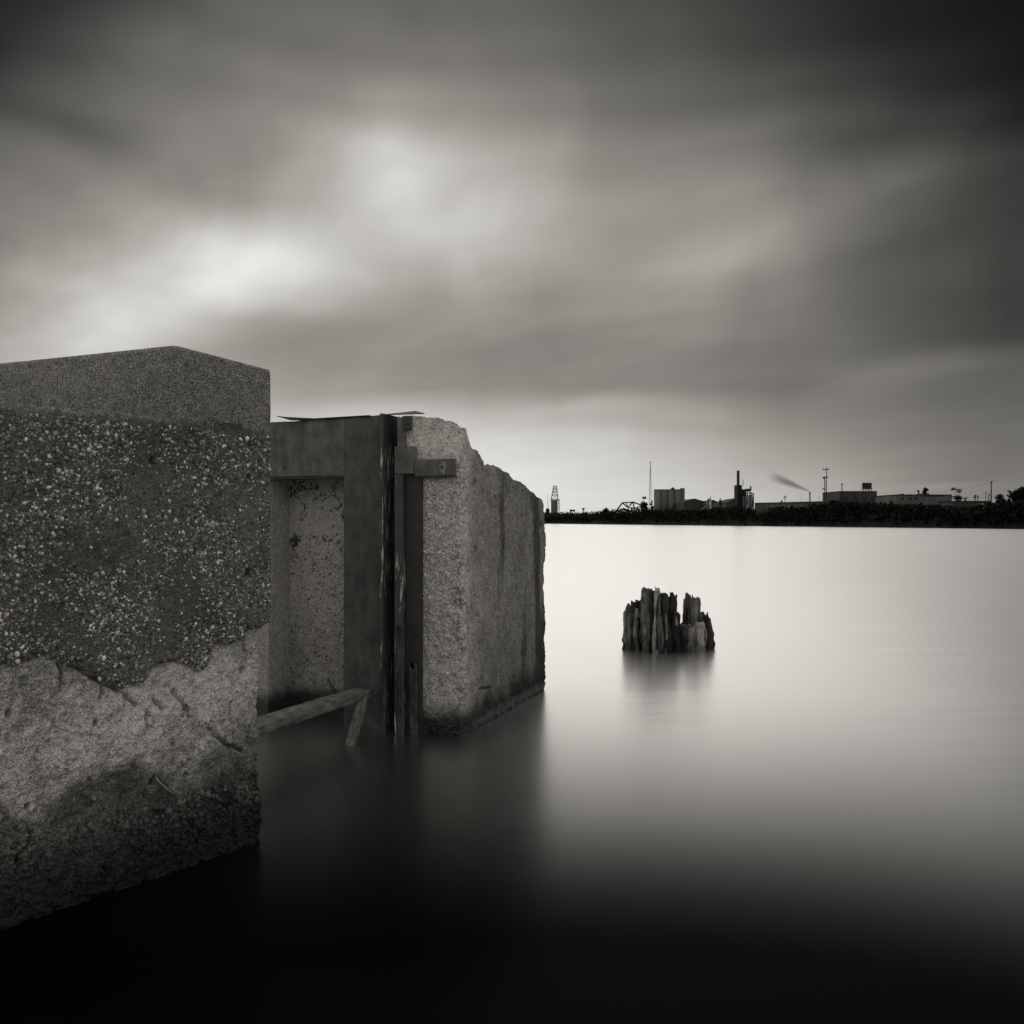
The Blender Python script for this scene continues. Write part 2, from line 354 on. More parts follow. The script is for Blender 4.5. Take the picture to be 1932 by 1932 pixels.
def flat(name, base, var=0.25, scale=0.6, rough=0.85):
    m, t, b, o = newmat(name)
    co = N(t, 'ShaderNodeTexCoord').outputs['Object']
    mpn = N(t, 'ShaderNodeMapping'); mpn.inputs['Scale'].default_value = (1, 1, 0.3); t.links.new(co, mpn.inputs[0])
    n = N(t, 'ShaderNodeTexNoise', i_Scale=scale, i_Detail=5.0, i_Roughness=0.6); t.links.new(mpn.outputs[0], n.inputs['Vector'])
    k = nm(t, 'MULTIPLY', maprange(t, n.outputs[0], 0.3, 0.7, 1 - var, 1 + var), base)
    t.links.new(tint(t, k), b.inputs['Base Color']); b.inputs['Roughness'].default_value = rough; b.inputs['Specular IOR Level'].default_value = 0.2
    return m
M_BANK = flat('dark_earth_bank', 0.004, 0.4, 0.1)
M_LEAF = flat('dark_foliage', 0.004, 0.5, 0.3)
M_BARK = flat('dark_bark', 0.016)
M_SILO = flat('grey_silo_concrete', 0.14, 0.3, 0.25)
M_DARKB = flat('dark_plant_steel', 0.03, 0.3, 0.3)
M_GREYB = flat('grey_sheet_metal', 0.12, 0.25, 0.2)
M_MIDB = flat('mid_grey_cladding', 0.065, 0.25, 0.2)
M_PALEB = flat('pale_painted_metal', 0.36, 0.2, 0.3)
M_PALEST = flat('pale_hazy_steel', 0.45, 0.15, 0.3)
M_GLASSD = flat('dark_window_glass', 0.02, 0.1, 0.3, 0.2)

# water: long-exposure smooth, turbid and dark when looked into, mirror-like at a grazing angle
m, t, b, o = newmat('river_water'); t.nodes.remove(b)
lw = N(t, 'ShaderNodeLayerWeight'); lw.inputs['Blend'].default_value = 0.5
rp = N(t, 'ShaderNodeValToRGB'); cr = rp.color_ramp; cr.interpolation = 'B_SPLINE'
FR = [(0.0, 1.0), (0.10, 1.0), (0.17, 0.90), (0.22, 0.66), (0.265, 0.40), (0.31, 0.19), (0.345, 0.075), (0.38, 0.018), (0.42, 0.003), (1.0, 0.0015)]
cr.elements[0].position = 0; cr.elements[0].color = (1, 1, 1, 1); cr.elements[1].position = 1; cr.elements[1].color = (0.0015,) * 3 + (1,)
for p, v in FR[1:-1]: q = cr.elements.new(p); q.color = (v, v, v, 1)
t.links.new(nm(t, 'SUBTRACT', 1.0, lw.outputs['Facing']), rp.inputs[0])
gl = N(t, 'ShaderNodeBsdfGlossy', distribution='MULTI_GGX'); gl.inputs['Roughness'].default_value = 0.27; gl.inputs['Color'].default_value = (1, 1, 1, 1)
df = N(t, 'ShaderNodeBsdfDiffuse'); df.inputs['Color'].default_value = (0.002, 0.002, 0.0018, 1)
mxs = N(t, 'ShaderNodeMixShader'); t.links.new(rp.outputs[0], mxs.inputs[0]); t.links.new(df.outputs[0], mxs.inputs[1]); t.links.new(gl.outputs[0], mxs.inputs[2])
t.links.new(mxs.outputs[0], o.inputs[0])
gc = N(t, 'ShaderNodeNewGeometry').outputs['Position']
mpn = N(t, 'ShaderNodeMapping'); mpn.inputs['Scale'].default_value = (0.25, 1.0, 1); mpn.inputs['Rotation'].default_value = (0, 0, R(4)); t.links.new(gc, mpn.inputs[0])
wn = N(t, 'ShaderNodeTexNoise', i_Scale=0.55, i_Detail=4.0, i_Roughness=0.55); t.links.new(mpn.outputs[0], wn.inputs['Vector'])
bp = N(t, 'ShaderNodeBump', i_Strength=0.4, i_Distance=0.03); t.links.new(wn.outputs[0], bp.inputs['Height']); t.links.new(bp.outputs[0], gl.inputs['Normal'])
M_WATER = m

# smoke
m, t, b, o = newmat('drifting_smoke'); t.nodes.remove(b)
pv = N(t, 'ShaderNodeVolumePrincipled'); pv.inputs['Color'].default_value = (0.32, 0.31, 0.29, 1)
co = N(t, 'ShaderNodeTexCoord').outputs['Object']; sx = N(t, 'ShaderNodeSeparateXYZ'); t.links.new(co, sx.inputs[0])
rad = nm(t, 'POWER', nm(t, 'ADD', nm(t, 'MULTIPLY', sx.outputs[1], sx.outputs[1]), nm(t, 'MULTIPLY', sx.outputs[2], sx.outputs[2])), 0.5)
rr = nm(t, 'DIVIDE', rad, nm(t, 'ADD', nm(t, 'MULTIPLY', sx.outputs[0], 0.17), 0.5))
nn = N(t, 'ShaderNodeTexNoise', i_Scale=0.5, i_Detail=3.0); mm = N(t, 'ShaderNodeMapping'); mm.inputs['Scale'].default_value = (0.25, 1, 1); t.links.new(co, mm.inputs[0]); t.links.new(mm.outputs[0], nn.inputs['Vector'])
dn = nm(t, 'MULTIPLY', maprange(t, rr, 0.0, 1.0, 1, 0), maprange(t, sx.outputs[0], 0.5, 17.5, 1, 0))
dn = nm(t, 'MULTIPLY', dn, maprange(t, nn.outputs[0], 0.3, 0.7, 0.6, 1.4))
t.links.new(nm(t, 'MULTIPLY', dn, 0.95), pv.inputs['Density']); pv.inputs['Density'].default_value = 0.4
t.links.new(pv.outputs[0], o.inputs['Volume']); M_SMOKE = m

# ================================================================== setting: water and far bank
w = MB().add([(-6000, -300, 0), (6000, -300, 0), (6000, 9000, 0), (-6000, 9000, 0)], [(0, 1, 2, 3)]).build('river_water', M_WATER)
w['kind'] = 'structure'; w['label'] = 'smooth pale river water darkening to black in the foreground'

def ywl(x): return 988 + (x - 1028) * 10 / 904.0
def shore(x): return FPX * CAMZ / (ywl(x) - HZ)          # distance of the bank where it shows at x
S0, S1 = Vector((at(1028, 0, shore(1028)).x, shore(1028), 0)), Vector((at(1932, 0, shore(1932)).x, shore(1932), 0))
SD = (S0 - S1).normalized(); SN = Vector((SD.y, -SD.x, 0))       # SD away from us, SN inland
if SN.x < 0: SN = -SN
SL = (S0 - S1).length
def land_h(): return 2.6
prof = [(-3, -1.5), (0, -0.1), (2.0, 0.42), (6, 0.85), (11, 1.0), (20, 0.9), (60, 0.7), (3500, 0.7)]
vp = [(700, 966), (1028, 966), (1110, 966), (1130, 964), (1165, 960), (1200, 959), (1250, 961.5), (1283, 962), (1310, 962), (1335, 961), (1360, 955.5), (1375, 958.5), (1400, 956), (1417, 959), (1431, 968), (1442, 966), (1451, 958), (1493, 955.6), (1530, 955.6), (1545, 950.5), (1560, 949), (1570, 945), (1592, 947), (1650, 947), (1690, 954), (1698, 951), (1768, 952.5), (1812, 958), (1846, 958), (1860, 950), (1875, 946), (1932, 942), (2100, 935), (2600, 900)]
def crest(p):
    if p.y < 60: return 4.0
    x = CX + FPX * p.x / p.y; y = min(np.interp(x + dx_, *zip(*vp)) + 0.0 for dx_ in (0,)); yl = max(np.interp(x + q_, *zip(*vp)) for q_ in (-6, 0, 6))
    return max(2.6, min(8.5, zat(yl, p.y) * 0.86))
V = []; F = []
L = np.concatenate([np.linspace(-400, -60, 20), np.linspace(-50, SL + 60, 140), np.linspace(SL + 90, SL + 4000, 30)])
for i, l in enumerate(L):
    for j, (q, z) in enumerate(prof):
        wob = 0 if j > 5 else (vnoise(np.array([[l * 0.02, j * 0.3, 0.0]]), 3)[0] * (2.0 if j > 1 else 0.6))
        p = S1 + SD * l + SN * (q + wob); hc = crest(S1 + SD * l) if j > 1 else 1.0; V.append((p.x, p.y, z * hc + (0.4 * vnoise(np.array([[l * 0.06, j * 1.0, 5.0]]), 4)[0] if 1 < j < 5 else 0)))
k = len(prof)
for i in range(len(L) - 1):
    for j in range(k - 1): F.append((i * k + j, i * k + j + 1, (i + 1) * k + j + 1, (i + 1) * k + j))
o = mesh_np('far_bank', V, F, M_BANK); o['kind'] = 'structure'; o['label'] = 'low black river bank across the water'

# ------------------------------------------------------------------ near concrete abutment (left)
# a run of points round a footprint; displaced along the outward normal
def footprint(corners, radii, steps):
    """closed loop of (x,y), outward normals, and run length; corners counter-clockwise seen from above or not (normal sign given by area)"""
    C = [Vector((c[0], c[1])) for c in corners]; n = len(C)
    area = sum(C[i].x * C[(i + 1) % n].y - C[(i + 1) % n].x * C[i].y for i in range(n))
    sg = 1 if area > 0 else -1
    P, NN, E = [], [], []
    for i in range(n):
        a, c, nx = C[i - 1], C[i], C[(i + 1) % n]
        d1 = (c - a).normalized(); d2 = (nx - c).normalized(); r = radii[i]
        n1 = Vector((d1.y, -d1.x)) * sg; n2 = Vector((d2.y, -d2.x)) * sg
        ang = math.acos(max(-1, min(1, d1.dot(d2)))); tl = r * math.tan(ang / 2) if r > 0 else 0
        m_ = 6 if r > 0 else 1
        for q in range(m_):
            s = (q / (m_ - 1)) if m_ > 1 else 0.5
            nq = (n1 * (1 - s) + n2 * s).normalized()
            cen = c - (n1 + n2).normalized() * (r / math.cos(ang / 2)) if r > 0 else c
            P.append(cen + nq * r if r > 0 else c); NN.append(nq); E.append(i - 0.5)
        s0 = c + d2 * tl; ang2 = radii[(i + 1) % n]
        dn_ = (C[(i + 2) % n] - nx).normalized(); a2 = math.acos(max(-1, min(1, d2.dot(dn_)))); tl2 = ang2 * math.tan(a2 / 2) if ang2 > 0 else 0
        s1_ = nx - d2 * tl2; Ln = (s1_ - s0).length; k_ = max(1, int(Ln / steps[i]))
        for q in range(1, k_): P.append(s0 + (s1_ - s0) * (q / k_)); NN.append(n2); E.append(i)
    return np.array([tuple(p) for p in P]), np.array([tuple(p) for p in NN]), np.array(E)
def ribbon(name, P, NN, zb, H, nz, disp, mat, parent, attrs, vec=None):
    """disp(X,Y,Z,i) -> outward displacement; attrs(X,Y,Z,i,d) -> dict"""
    n = len(P); s = np.linspace(0, 1, nz)
    Z = zb + (H[:, None] - zb) * s[None, :]
    X = np.repeat(P[:, 0:1], nz, 1); Y = np.repeat(P[:, 1:2], nz, 1); I = np.repeat(np.arange(n)[:, None], nz, 1)
    d = disp(X.ravel(), Y.ravel(), Z.ravel(), I.ravel())
    x = X.ravel() + NN[I.ravel(), 0] * d; y = Y.ravel() + NN[I.ravel(), 1] * d
    if vec: ex, ey = vec(X.ravel(), Y.ravel(), Z.ravel(), I.ravel()); x = x + ex; y = y + ey
    V = np.stack([x, y, Z.ravel()], 1)
    at_ = attrs(X.ravel(), Y.ravel(), Z.ravel(), I.ravel(), d)
    i = np.arange(n)[:, None]; j = np.arange(nz - 1)[None, :]; i2 = (i + 1) % n
    F = np.stack([i * nz + j, i2 * nz + j, i2 * nz + j + 1, i * nz + j + 1], -1).reshape(-1, 4)
    # lid: fan of rings to the centre, so the top is real
    top = np.arange(n) * nz + nz - 1; cen = V[top].mean(0)
    rings = [top]; VV = [V]; AA = {k: [v] for k, v in at_.items()}; base = len(V); FF = [F]
    for s_ in (0.12, 0.4, 0.75):
        ring = V[top] + (cen - V[top]) * s_; ring[:, 2] += 0.01 * fbm(ring, 8, 3, 5)
        VV.append(ring); idx = base + np.arange(n); base += n
        for k in AA: AA[k].append(at_[k][top])
        a, b_ = rings[-1], idx
        FF.append(np.stack([a, np.roll(a, -1), np.roll(b_, -1), b_], -1)); rings.append(idx)
    VV.append(cen[None]); 
    for k in AA: AA[k].append(np.array([at_[k][top].mean()]))
    a = rings[-1]; FF.append(np.stack([a, np.roll(a, -1), np.full(n, base), np.full(n, base)], -1))
    Vall = np.concatenate(VV); Fall = np.concatenate(FF)
    fl = [tuple(q) for q in Fall[-n:, :3].tolist()]
    Fq = Fall[:-n]
    # quads by numpy plus last fan as degenerate-free triangles
    me_f = Fq.tolist() + fl
    area = 0
    o_ = mesh_np(name, Vall, me_f, mat, parent, True, {k: np.concatenate(v) for k, v in AA.items()})
    bm = bmesh.new(); bm.from_mesh(o_.data); bmesh.ops.recalc_face_normals(bm, faces=bm.faces); bm.to_mesh(o_.data); bm.free()
    return o_, V.reshape(n, nz, 3), d.reshape(n, nz), {k: v.reshape(n, nz) for k, v in at_.items()}

F0 = Vector((-1.206, 4.526)); AD = Vector((0.615, 0.789)); ANN = Vector((0.789, -0.615))      # right end, run of the face, outward
def face_hit(x, y):
    r = (x - CX) / FPX; Y = (F0.x * ANN.x + F0.y * ANN.y) / (r * ANN.x + ANN.y); X = r * Y
    return (F0 - Vector((X, Y))).dot(AD), zat(y, Y)                  # distance p left of the right end, height
def line(pts): return [face_hit(x, y) for x, y in pts]
up_b = line([(-300, 1262), (0, 1256), (66, 1244), (138, 1253), (183, 1274), (230, 1302), (269, 1286), (295, 1254), (328, 1246), (387, 1255), (400, 1220), (459, 1204), (482, 1178), (520, 1168)])
lo_b = line([(-300, 1560), (0, 1520), (60, 1560), (115, 1500), (157, 1458), (197, 1443), (262, 1441), (295, 1463), (360, 1496), (420, 1478), (520, 1490)])
cracks = [line(q) for q in ([(138, 1254), (165, 1268), (200, 1290), (228, 1303), (250, 1318), (268, 1335)], [(198, 1286), (203, 1303), (199, 1320)], [(245, 1318), (246, 1332)],
    [(118, 1256), (126, 1290), (120, 1304)], [(286, 1346), (289, 1380)], [(470, 1185), (480, 1205), (479, 1226)], [(445, 1325), (446, 1362)], [(336, 1305), (352, 1330), (356, 1350)],
    [(405, 1380), (430, 1402), (450, 1412), (470, 1420)], [(65, 1570), (55, 1592), (40, 1620), (32, 1650)], [(300, 1322), (320, 1340)], [(360, 1335), (366, 1358)])]
holes = [(line([q])[0], r) for q, r in (((470, 1265), 0.013), ((26, 1349), 0.014), ((186, 1367), 0.010), ((606 * 0 + 468, 1080), 0.014), ((470, 900), 0.010), ((287, 868), 0.009), ((290, 1476), 0.012), ((60, 1525), 0.010))]
ep = 0.05
aL = F0 - AD * 2.4; back = -ANN
A_c = [tuple(aL), tuple(F0), tuple(F0 + back * 1.9), tuple(aL + back * 1.9)]
P, NN, E = footprint(A_c, [0, 0.02, 0, 0], [0.0052, 0.03, 0.2, 0.2])
abut = thing('concrete_abutment', 'massive left concrete block with speckled pebble face and smoother cap on top', 'concrete block', (float(F0.x), float(F0.y), 0))
OFF = np.array([F0.x, F0.y, 0.0])
class Shift:     # children are authored in world space
    pass
def child_fix(o, par):
    o.matrix_parent_inverse = Matrix.Translation(-Vector(par.location)) if par.rotation_euler[2] == 0 else (Matrix.Translation(par.location) @ Matrix.Rotation(par.rotation_euler[2], 4, 'Z')).inverted()
    return o

def A_zone(X, Y, Z):
    p = (F0.x - X) * AD.x + (F0.y - Y) * AD.y
    Pn = np.stack([X, Y, Z], 1)
    wob = fbm(Pn, 7, 5, 2, 0.62) * 0.07 + fbm(Pn, 34, 4, 3, 0.65) * 0.030
    zu = np.interp(-p, [-q[0] for q in up_b], [q[1] for q in up_b])
    zl = np.interp(-p, [-q[0] for q in lo_b], [q[1] for q in lo_b])
    return p, Pn, Z + wob - zu, Z + wob * 1.3 - zl
def A_disp(X, Y, Z, I):
    p, Pn, du, dl = A_zone(X, Y, Z)
    coat = sstep(-0.004, 0.012, du)                       # 1 = old cast face, 0 = broken away below
    low = sstep(0.05, -0.10, dl)
    d = np.zeros(len(X))
    corner = sstep(0.16, 0.0, p)
    d -= (1 - coat) * corner * 0.006
    rough = (1 - coat)
    d += 0.0045 * fbm(Pn, 7, 4, 21) + rough * (0.020 * fbm(Pn, 12, 5, 31, 0.66) + 0.012 * fbm(Pn, 42, 3, 41, 0.7) - 0.018 * sstep(0.2, 0.45, fbm(Pn, 22, 4, 42, 0.6))) + coat * (0.0035 * fbm(Pn, 75, 2, 51, 0.8) - 0.006 * sstep(0.25, 0.5, fbm(Pn, 28, 3, 52, 0.6)))
    for c in cracks:
        dd = poly_dist(p + 0.010 * fbm(Pn, 40, 3, 61), Z + 0.010 * fbm(Pn, 40, 3, 71), c)
        d -= 0.05 * np.exp(-(dd / 0.006) ** 2)
    for (hp, hz), r in holes:
        d -= 0.07 * np.exp(-(np.hypot(p - hp, (Z - hz) * 0.8) / r) ** 4)
    # chipped arris at the right end and along the top
    d -= corner * np.maximum(0, fbm(Pn, 18, 4, 81)) * 0.012
    d -= sstep(0.05, 0.0, 2.07 - Z) * (0.012 + 0.016 * fbm(Pn, 14, 3, 91))
    return d
def A_vec(X, Y, Z, I):
    p, Pn, du, dl = A_zone(X, Y, Z)
    e_ = (1 - sstep(-0.05, 0.015, du)) * sstep(0.25, 0.0, p) * (0.042 + 0.018 * fbm(np.c_[X * 0, Y * 0, Z], 9, 4, 9, 0.6)) + sstep(0.06, 0.0, p) * 0.006 * fbm(Pn, 20, 4, 19)
    coat = sstep(-0.004, 0.012, du); f_ = (1 - coat) * (0.034 - 0.018 * sstep(0.02, -0.03, dl))
    return -AD.x * e_ - ANN.x * f_, -AD.y * e_ - ANN.y * f_
def A_attr(X, Y, Z, I, d):
    p, Pn, du, dl = A_zone(X, Y, Z)
    coat = sstep(-0.01, 0.015, du); low = sstep(0.05, -0.06, dl + 0.05 * fbm(Pn, 14, 4, 14))
    tone = 0.12 + 0.05 * fbm(Pn, 3, 4, 5)
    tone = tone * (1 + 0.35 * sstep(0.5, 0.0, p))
    cpt = [(face_hit(210, 1370), 0.30), (face_hit(430, 1300), 0.26), (face_hit(330, 1290), 0.18)]
    pale_ctr = sum(np.exp(-(((p - q[0][0]) / q[1]) ** 2 + ((Z - q[0][1]) / (q[1] * 0.6)) ** 2)) for q in cpt)        # broken face palest around these centres
    pale = 0.38 + 0.32 * np.clip(pale_ctr, 0, 1.1) + 0.34 * fbm(Pn, 6, 5, 6, 0.66) + 0.16 * fbm(Pn, 45, 3, 16, 0.7)
    lowc = 0.135 + 0.07 * fbm(Pn, 9, 4, 8)
    br = pale * (1 - low) + lowc * low
    tone = tone * coat + br * (1 - coat)
    patch = sstep(0.1, 0.5, fbm(Pn, 3.5, 4, 12)); tone *= 1 - 0.3 * patch * coat
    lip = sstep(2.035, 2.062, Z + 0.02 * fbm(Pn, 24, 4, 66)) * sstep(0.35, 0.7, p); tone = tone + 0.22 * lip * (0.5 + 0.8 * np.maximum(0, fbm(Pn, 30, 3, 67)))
    wet = sstep(0.58, 0.10, Z + 0.16 * fbm(Pn, 5, 5, 7, 0.6) + 0.12 * sstep(0.4, 1.3, p) - 0.16 * sstep(0.5, 0.0, p))
    tone *= 1 - 0.95 * wet ** 0.8
    return {'tone': np.clip(tone, 0.008, 0.72), 'wet': wet}
H = 2.07 + 0.016 * fbm(np.c_[P, np.zeros(len(P))], 6, 4, 15) + 0.012 * fbm(np.c_[P, np.zeros(len(P))], 30, 4, 16, 0.6)
blk, GV, GD, GA = ribbon('wall_block', P, NN, -0.6, H, 520, A_disp, M_CONC, abut, A_attr, A_vec); child_fix(blk, abut)

# cap on top, its right cheek flush with the block below
cc = F0 - AD * face_hit(330, 652)[0]                                     # the corner that stands out above the ledge
c_right = F0 + AD * 0.0
cl_ = Vector((-0.5682 * 4.577, 4.577)); c_left = cc + (cl_ - cc) * 1.9
CAPP = [tuple(c_left), tuple(cc - ANN * 0.012), tuple(c_right - ANN * 0.006), tuple(c_right + back * 1.5), tuple(c_left + Vector((-0.2, 1.3)))]
P, NN, E = footprint(CAPP, [0, 0.012, 0.008, 0, 0], [0.007, 0.006, 0.03, 0.2, 0.2])
def C_disp(X, Y, Z, I):
    Pn = np.stack([X, Y, Z], 1); p = (F0.x - X) * AD.x + (F0.y - Y) * AD.y
    d = 0.003 * fbm(Pn, 5, 3, 3) + 0.0014 * fbm(Pn, 90, 3, 4, 0.7)
    d -= sstep(0.015, 0.0, 2.362 + 0.043 * np.clip(p / 0.5, 0, 1) - Z) * 0.008
    lowb = sstep(0.09, 0.0, Z - 2.05) * np.maximum(0, fbm(Pn, 24, 5, 6, 0.65)) * 0.045 * sstep(0.75, 0.1, p)      # crumbled foot along the joint
    return d - lowb
def C_attr(X, Y, Z, I, d):
    Pn = np.stack([X, Y, Z], 1)
    tone = 0.225 + 0.05 * fbm(Pn, 4, 5, 7, 0.6) + 0.05 * fbm(Pn, 130, 2, 47) + 0.02 * sstep(2.1, 2.35, Z)
    return {'tone': np.clip(tone , 0.02, 0.6), 'wet': np.zeros(len(X))}
cp_ob, CV, CD_, CA_ = ribbon('cap_block', P, NN, 2.03, 2.362 + 0.043 * np.clip(((F0.x - P[:, 0]) * AD.x + (F0.y - P[:, 1]) * AD.y) / 0.5, 0, 1), 64, C_disp, M_CAP, abut, C_attr); child_fix(cp_ob, abut)
cp_ob['label'] = 'finer sandy concrete cap with a raised corner'

# pebbles of the exposed aggregate: real stones, countless
ICO = None
def pebble_mesh(name, GVn, sel, n, size, tonef, mat, parent, seed, NNn, press=0.35):
    r_ = np.random.default_rng(seed)
    bm = bmesh.new(); bmesh.ops.create_icosphere(bm, subdivisions=1, radius=1.0)
    bv = np.array([v.co[:] for v in bm.verts]); bf = np.array([[v.index for v in f.verts] for f in bm.faces]); bm.free()
    ii, jj = np.nonzero(sel)
    q = r_.integers(0, len(ii), n); pos = GVn[ii[q], jj[q]].copy(); nrm = np.c_[NNn[ii[q]], np.zeros(n)]
    s = size(r_, n)
    rz = r_.uniform(0, 6.28, (n, 3))
    V = np.empty((n, len(bv), 3)); tan = np.c_[-nrm[:, 1], nrm[:, 0], np.zeros(n)]; up = np.array([0, 0, 1.0])
    pos += tan * r_.uniform(-0.004, 0.004, (n, 1)) + up * r_.uniform(-0.004, 0.004, (n, 1))
    el = r_.uniform(0.6, 1.0, n); an = rz[:, 0]
    a = np.cos(an)[:, None] * tan + np.sin(an)[:, None] * up; c = -np.sin(an)[:, None] * tan + np.cos(an)[:, None] * up
    jit = 1 + 0.18 * r_.standard_normal((n, len(bv)))
    V = (pos - nrm * (s * press)[:, None])[:, None, :] + (bv[None, :, 0:1] * jit[..., None]) * (a * s[:, None])[:, None, :] + (bv[None, :, 1:2] * jit[..., None]) * (c * (s * el)[:, None])[:, None, :] + bv[None, :, 2:3] * (nrm * (s * 0.75)[:, None])[:, None, :]
    F = (bf[None] + (np.arange(n) * len(bv))[:, None, None]).reshape(-1, 3)
    tn = np.repeat(tonef(r_, n, pos), len(bv))
    o_ = mesh_np(name, V.reshape(-1, 3), F, mat, parent, True, {'tone': tn}); o_['kind'] = 'stuff'
    return child_fix(o_, parent)
Pa, NNa, Ea = footprint(A_c, [0, 0.02, 0, 0], [0.0052, 0.03, 0.2, 0.2])
gx, gy, gz = GV[..., 0].ravel(), GV[..., 1].ravel(), GV[..., 2].ravel()
pp, Pn_, du_, dl_ = A_zone(gx, gy, gz)
pp = pp.reshape(GV.shape[:2]); du_ = du_.reshape(GV.shape[:2]); dl_ = dl_.reshape(GV.shape[:2]); zz = GV[..., 2]
front = (Ea == 0) | (Ea == 0.5)
dens = (rng.random(zz.shape) < np.clip(0.40 + 1.3 * (fbm(np.c_[gx, gy, gz], 4, 3, 77).reshape(zz.shape)), 0.05, 1))
sel = (du_ > 0.0) & (zz < 2.03) & front[:, None] & (pp < 2.0) & dens
peb = pebble_mesh('pebble_facing', GV, sel, 27000, lambda r, n: np.clip(r.lognormal(-5.28, 0.46, n), 0.0028, 0.0135),
    lambda r, n, p: np.clip(np.choose(r.choice(3, n, p=[0.62, 0.27, 0.11]), [r.uniform(0.05, 0.17, n), r.uniform(0.17, 0.40, n), r.uniform(0.5, 0.9, n)]), 0.04, 0.9), M_PEB, abut, 5, NNa, 0.25)
peb['label'] = 'pale and dark river pebbles showing in the upper face'
sel = (dl_ < 0.0) & (rng.random(zz.shape) < np.clip(0.3 + 1.3 * fbm(np.c_[gx, gy, gz], 5, 4, 78).reshape(zz.shape), 0.03, 1)) & (zz > 0.02) & (zz < 1.2) & front[:, None] & (pp < 2.0)
peb2 = pebble_mesh('cobble_facing', GV, sel, 4200, lambda r, n: np.clip(r.lognormal(-5.0, 0.45, n), 0.0035, 0.02),
    lambda r, n, p: np.clip(r.uniform(0.10, 0.34, n) * (0.05 + 0.95 * sstep(0.08, 0.60, p[:, 2])), 0.015, 0.5), M_PEB, abut, 6, NNa, 0.05)
peb2['label'] = 'rounded dark stones bedded in the broken lower face'

def tube(name, pts, r0, r1, mat, parent=None, n=6):
    V = []; F = []; pts = [Vector(p) for p in pts]
    for i, p in enumerate(pts):
        d = (pts[min(i + 1, len(pts) - 1)] - pts[max(i - 1, 0)]).normalized(); q = d.to_track_quat('Z', 'Y').to_matrix()
        r = r0 + (r1 - r0) * i / (len(pts) - 1)
        V += [p + q @ Vector((r * math.cos(2 * math.pi * k / n), r * math.sin(2 * math.pi * k / n), 0)) for k in range(n)]
    for i in range(len(pts) - 1): F += [(i * n + k, i * n + (k + 1) % n, (i + 1) * n + (k + 1) % n, (i + 1) * n + k) for k in range(n)]
    F += [tuple(range(n))[::-1], tuple(range((len(pts) - 1) * n, len(pts) * n))]
    return mesh_np(name, [tuple(v) for v in V], F, mat, parent, True, {'tone': np.full(len(V), 1.5)})
def on_face(x, y, off=0.0):
    p, z = face_hit(x, y); q = F0 - AD * p + ANN * off; return (q.x, q.y, z)
M_ROOT = attr_mat('dry_root'); 
def rootobj(pts, r0, r1):
    o_ = tube('root', [on_face(x, y, of) for x, y, of in pts], r0, r1, M_ROOT, abut); o_.data.attributes['tone'].data.foreach_set('value', np.full(len(o_.data.vertices), 0.3, np.float32)); child_fix(o_, abut)
rootobj([(296, 1467, -0.01), (303, 1478, 0.0), (312, 1486, 0.004), (322, 1494, 0.002), (333, 1500, -0.012)], 0.004, 0.0015)
rootobj([(298, 1466, -0.01), (302, 1450, 0.0), (306, 1432, -0.004), (303, 1410, -0.008), (310, 1385, -0.016)], 0.0035, 0.0015)
rootobj([(294, 1466, -0.008), (299, 1449, 0.002), (308, 1438, -0.004), (322, 1418, -0.016)], 0.003, 0.001)

# ------------------------------------------------------------------ gate pier
O2 = Vector((-0.378, 6.70)); U = Vector((-0.940, 0.341)); W = Vector((0.341, 0.940))
def ab(a, b_): q = O2 + U * a + W * b_; return (q.x, q.y)
def pab(a, b_, z): q = O2 + U * a + W * b_; return Vector((q.x, q.y, z))
def a_of(x, b_=0.0):
    r = (x - CX) / FPX; p = O2 + W * b_
    return (p.x - r * p.y) / (r * U.y - U.x)
def z_of(x, y, b_=0.0):
    a = a_of(x, b_); return zat(y, (O2 + U * a + W * b_).y)
pier = thing('gate_pier', 'broken-topped concrete gate pier with dark steel guides standing in the water', 'pier', (O2.x, O2.y, 0))
aG0, aG1 = a_of(751), a_of(729)                          # gate slot
aJ0, aJ1 = a_of(719), a_of(651.5)                        # steel jamb
sideP = [(0, 2.27), (0.1, 2.18), (0.29, 2.145), (0.445, 2.086), (0.475, 2.05), (0.751, 2.053), (0.964, 2.007), (1.356, 1.933), (1.605, 1.875), (1.93, 1.805), (2.03, 1.75)]
frontP = [(0, 2.27), (0.03, 2.30), (0.077, 2.335), (0.155, 2.382), (0.29, 2.402), (1, 2.40)]
B_c = [ab(aG0, 0), ab(0, 0), ab(0, 2.04), ab(aG0 + 0.5, 2.04), ab(aG0 + 0.5, 0.5), ab(aG0, 0.5)]
P, NN, E = footprint(B_c, [0.004, 0.025, 0.035, 0, 0, 0], [0.006, 0.0075, 0.03, 0.03, 0.03, 0.03])
la = ((P[:, 0] - O2.x) * U.x + (P[:, 1] - O2.y) * U.y); lb = ((P[:, 0] - O2.x) * W.x + (P[:, 1] - O2.y) * W.y)
Hs = np.interp(lb, *zip(*sideP)); Hf = np.interp(la, *zip(*frontP))
H = np.where(lb < 0.03, Hf, np.where(la < 0.06, Hs, np.interp(lb, [0, 0.25, 0.5, 2.04], [2.40, 2.22, 2.06, 1.70])))
Pz = np.c_[P, np.zeros(len(P))]
H = H + 0.030 * fbm(Pz, 9, 5, 8, 0.62) * (lb + (0.3 - la).clip(0) > 0.08) + 0.01 * fbm(Pz, 45, 3, 9)
def side_hit(x, y):
    r = (x - CX) / FPX; b_ = (O2.x - r * O2.y) / (r * W.y - W.x); return b_, zat(y, O2.y + W.y * b_)
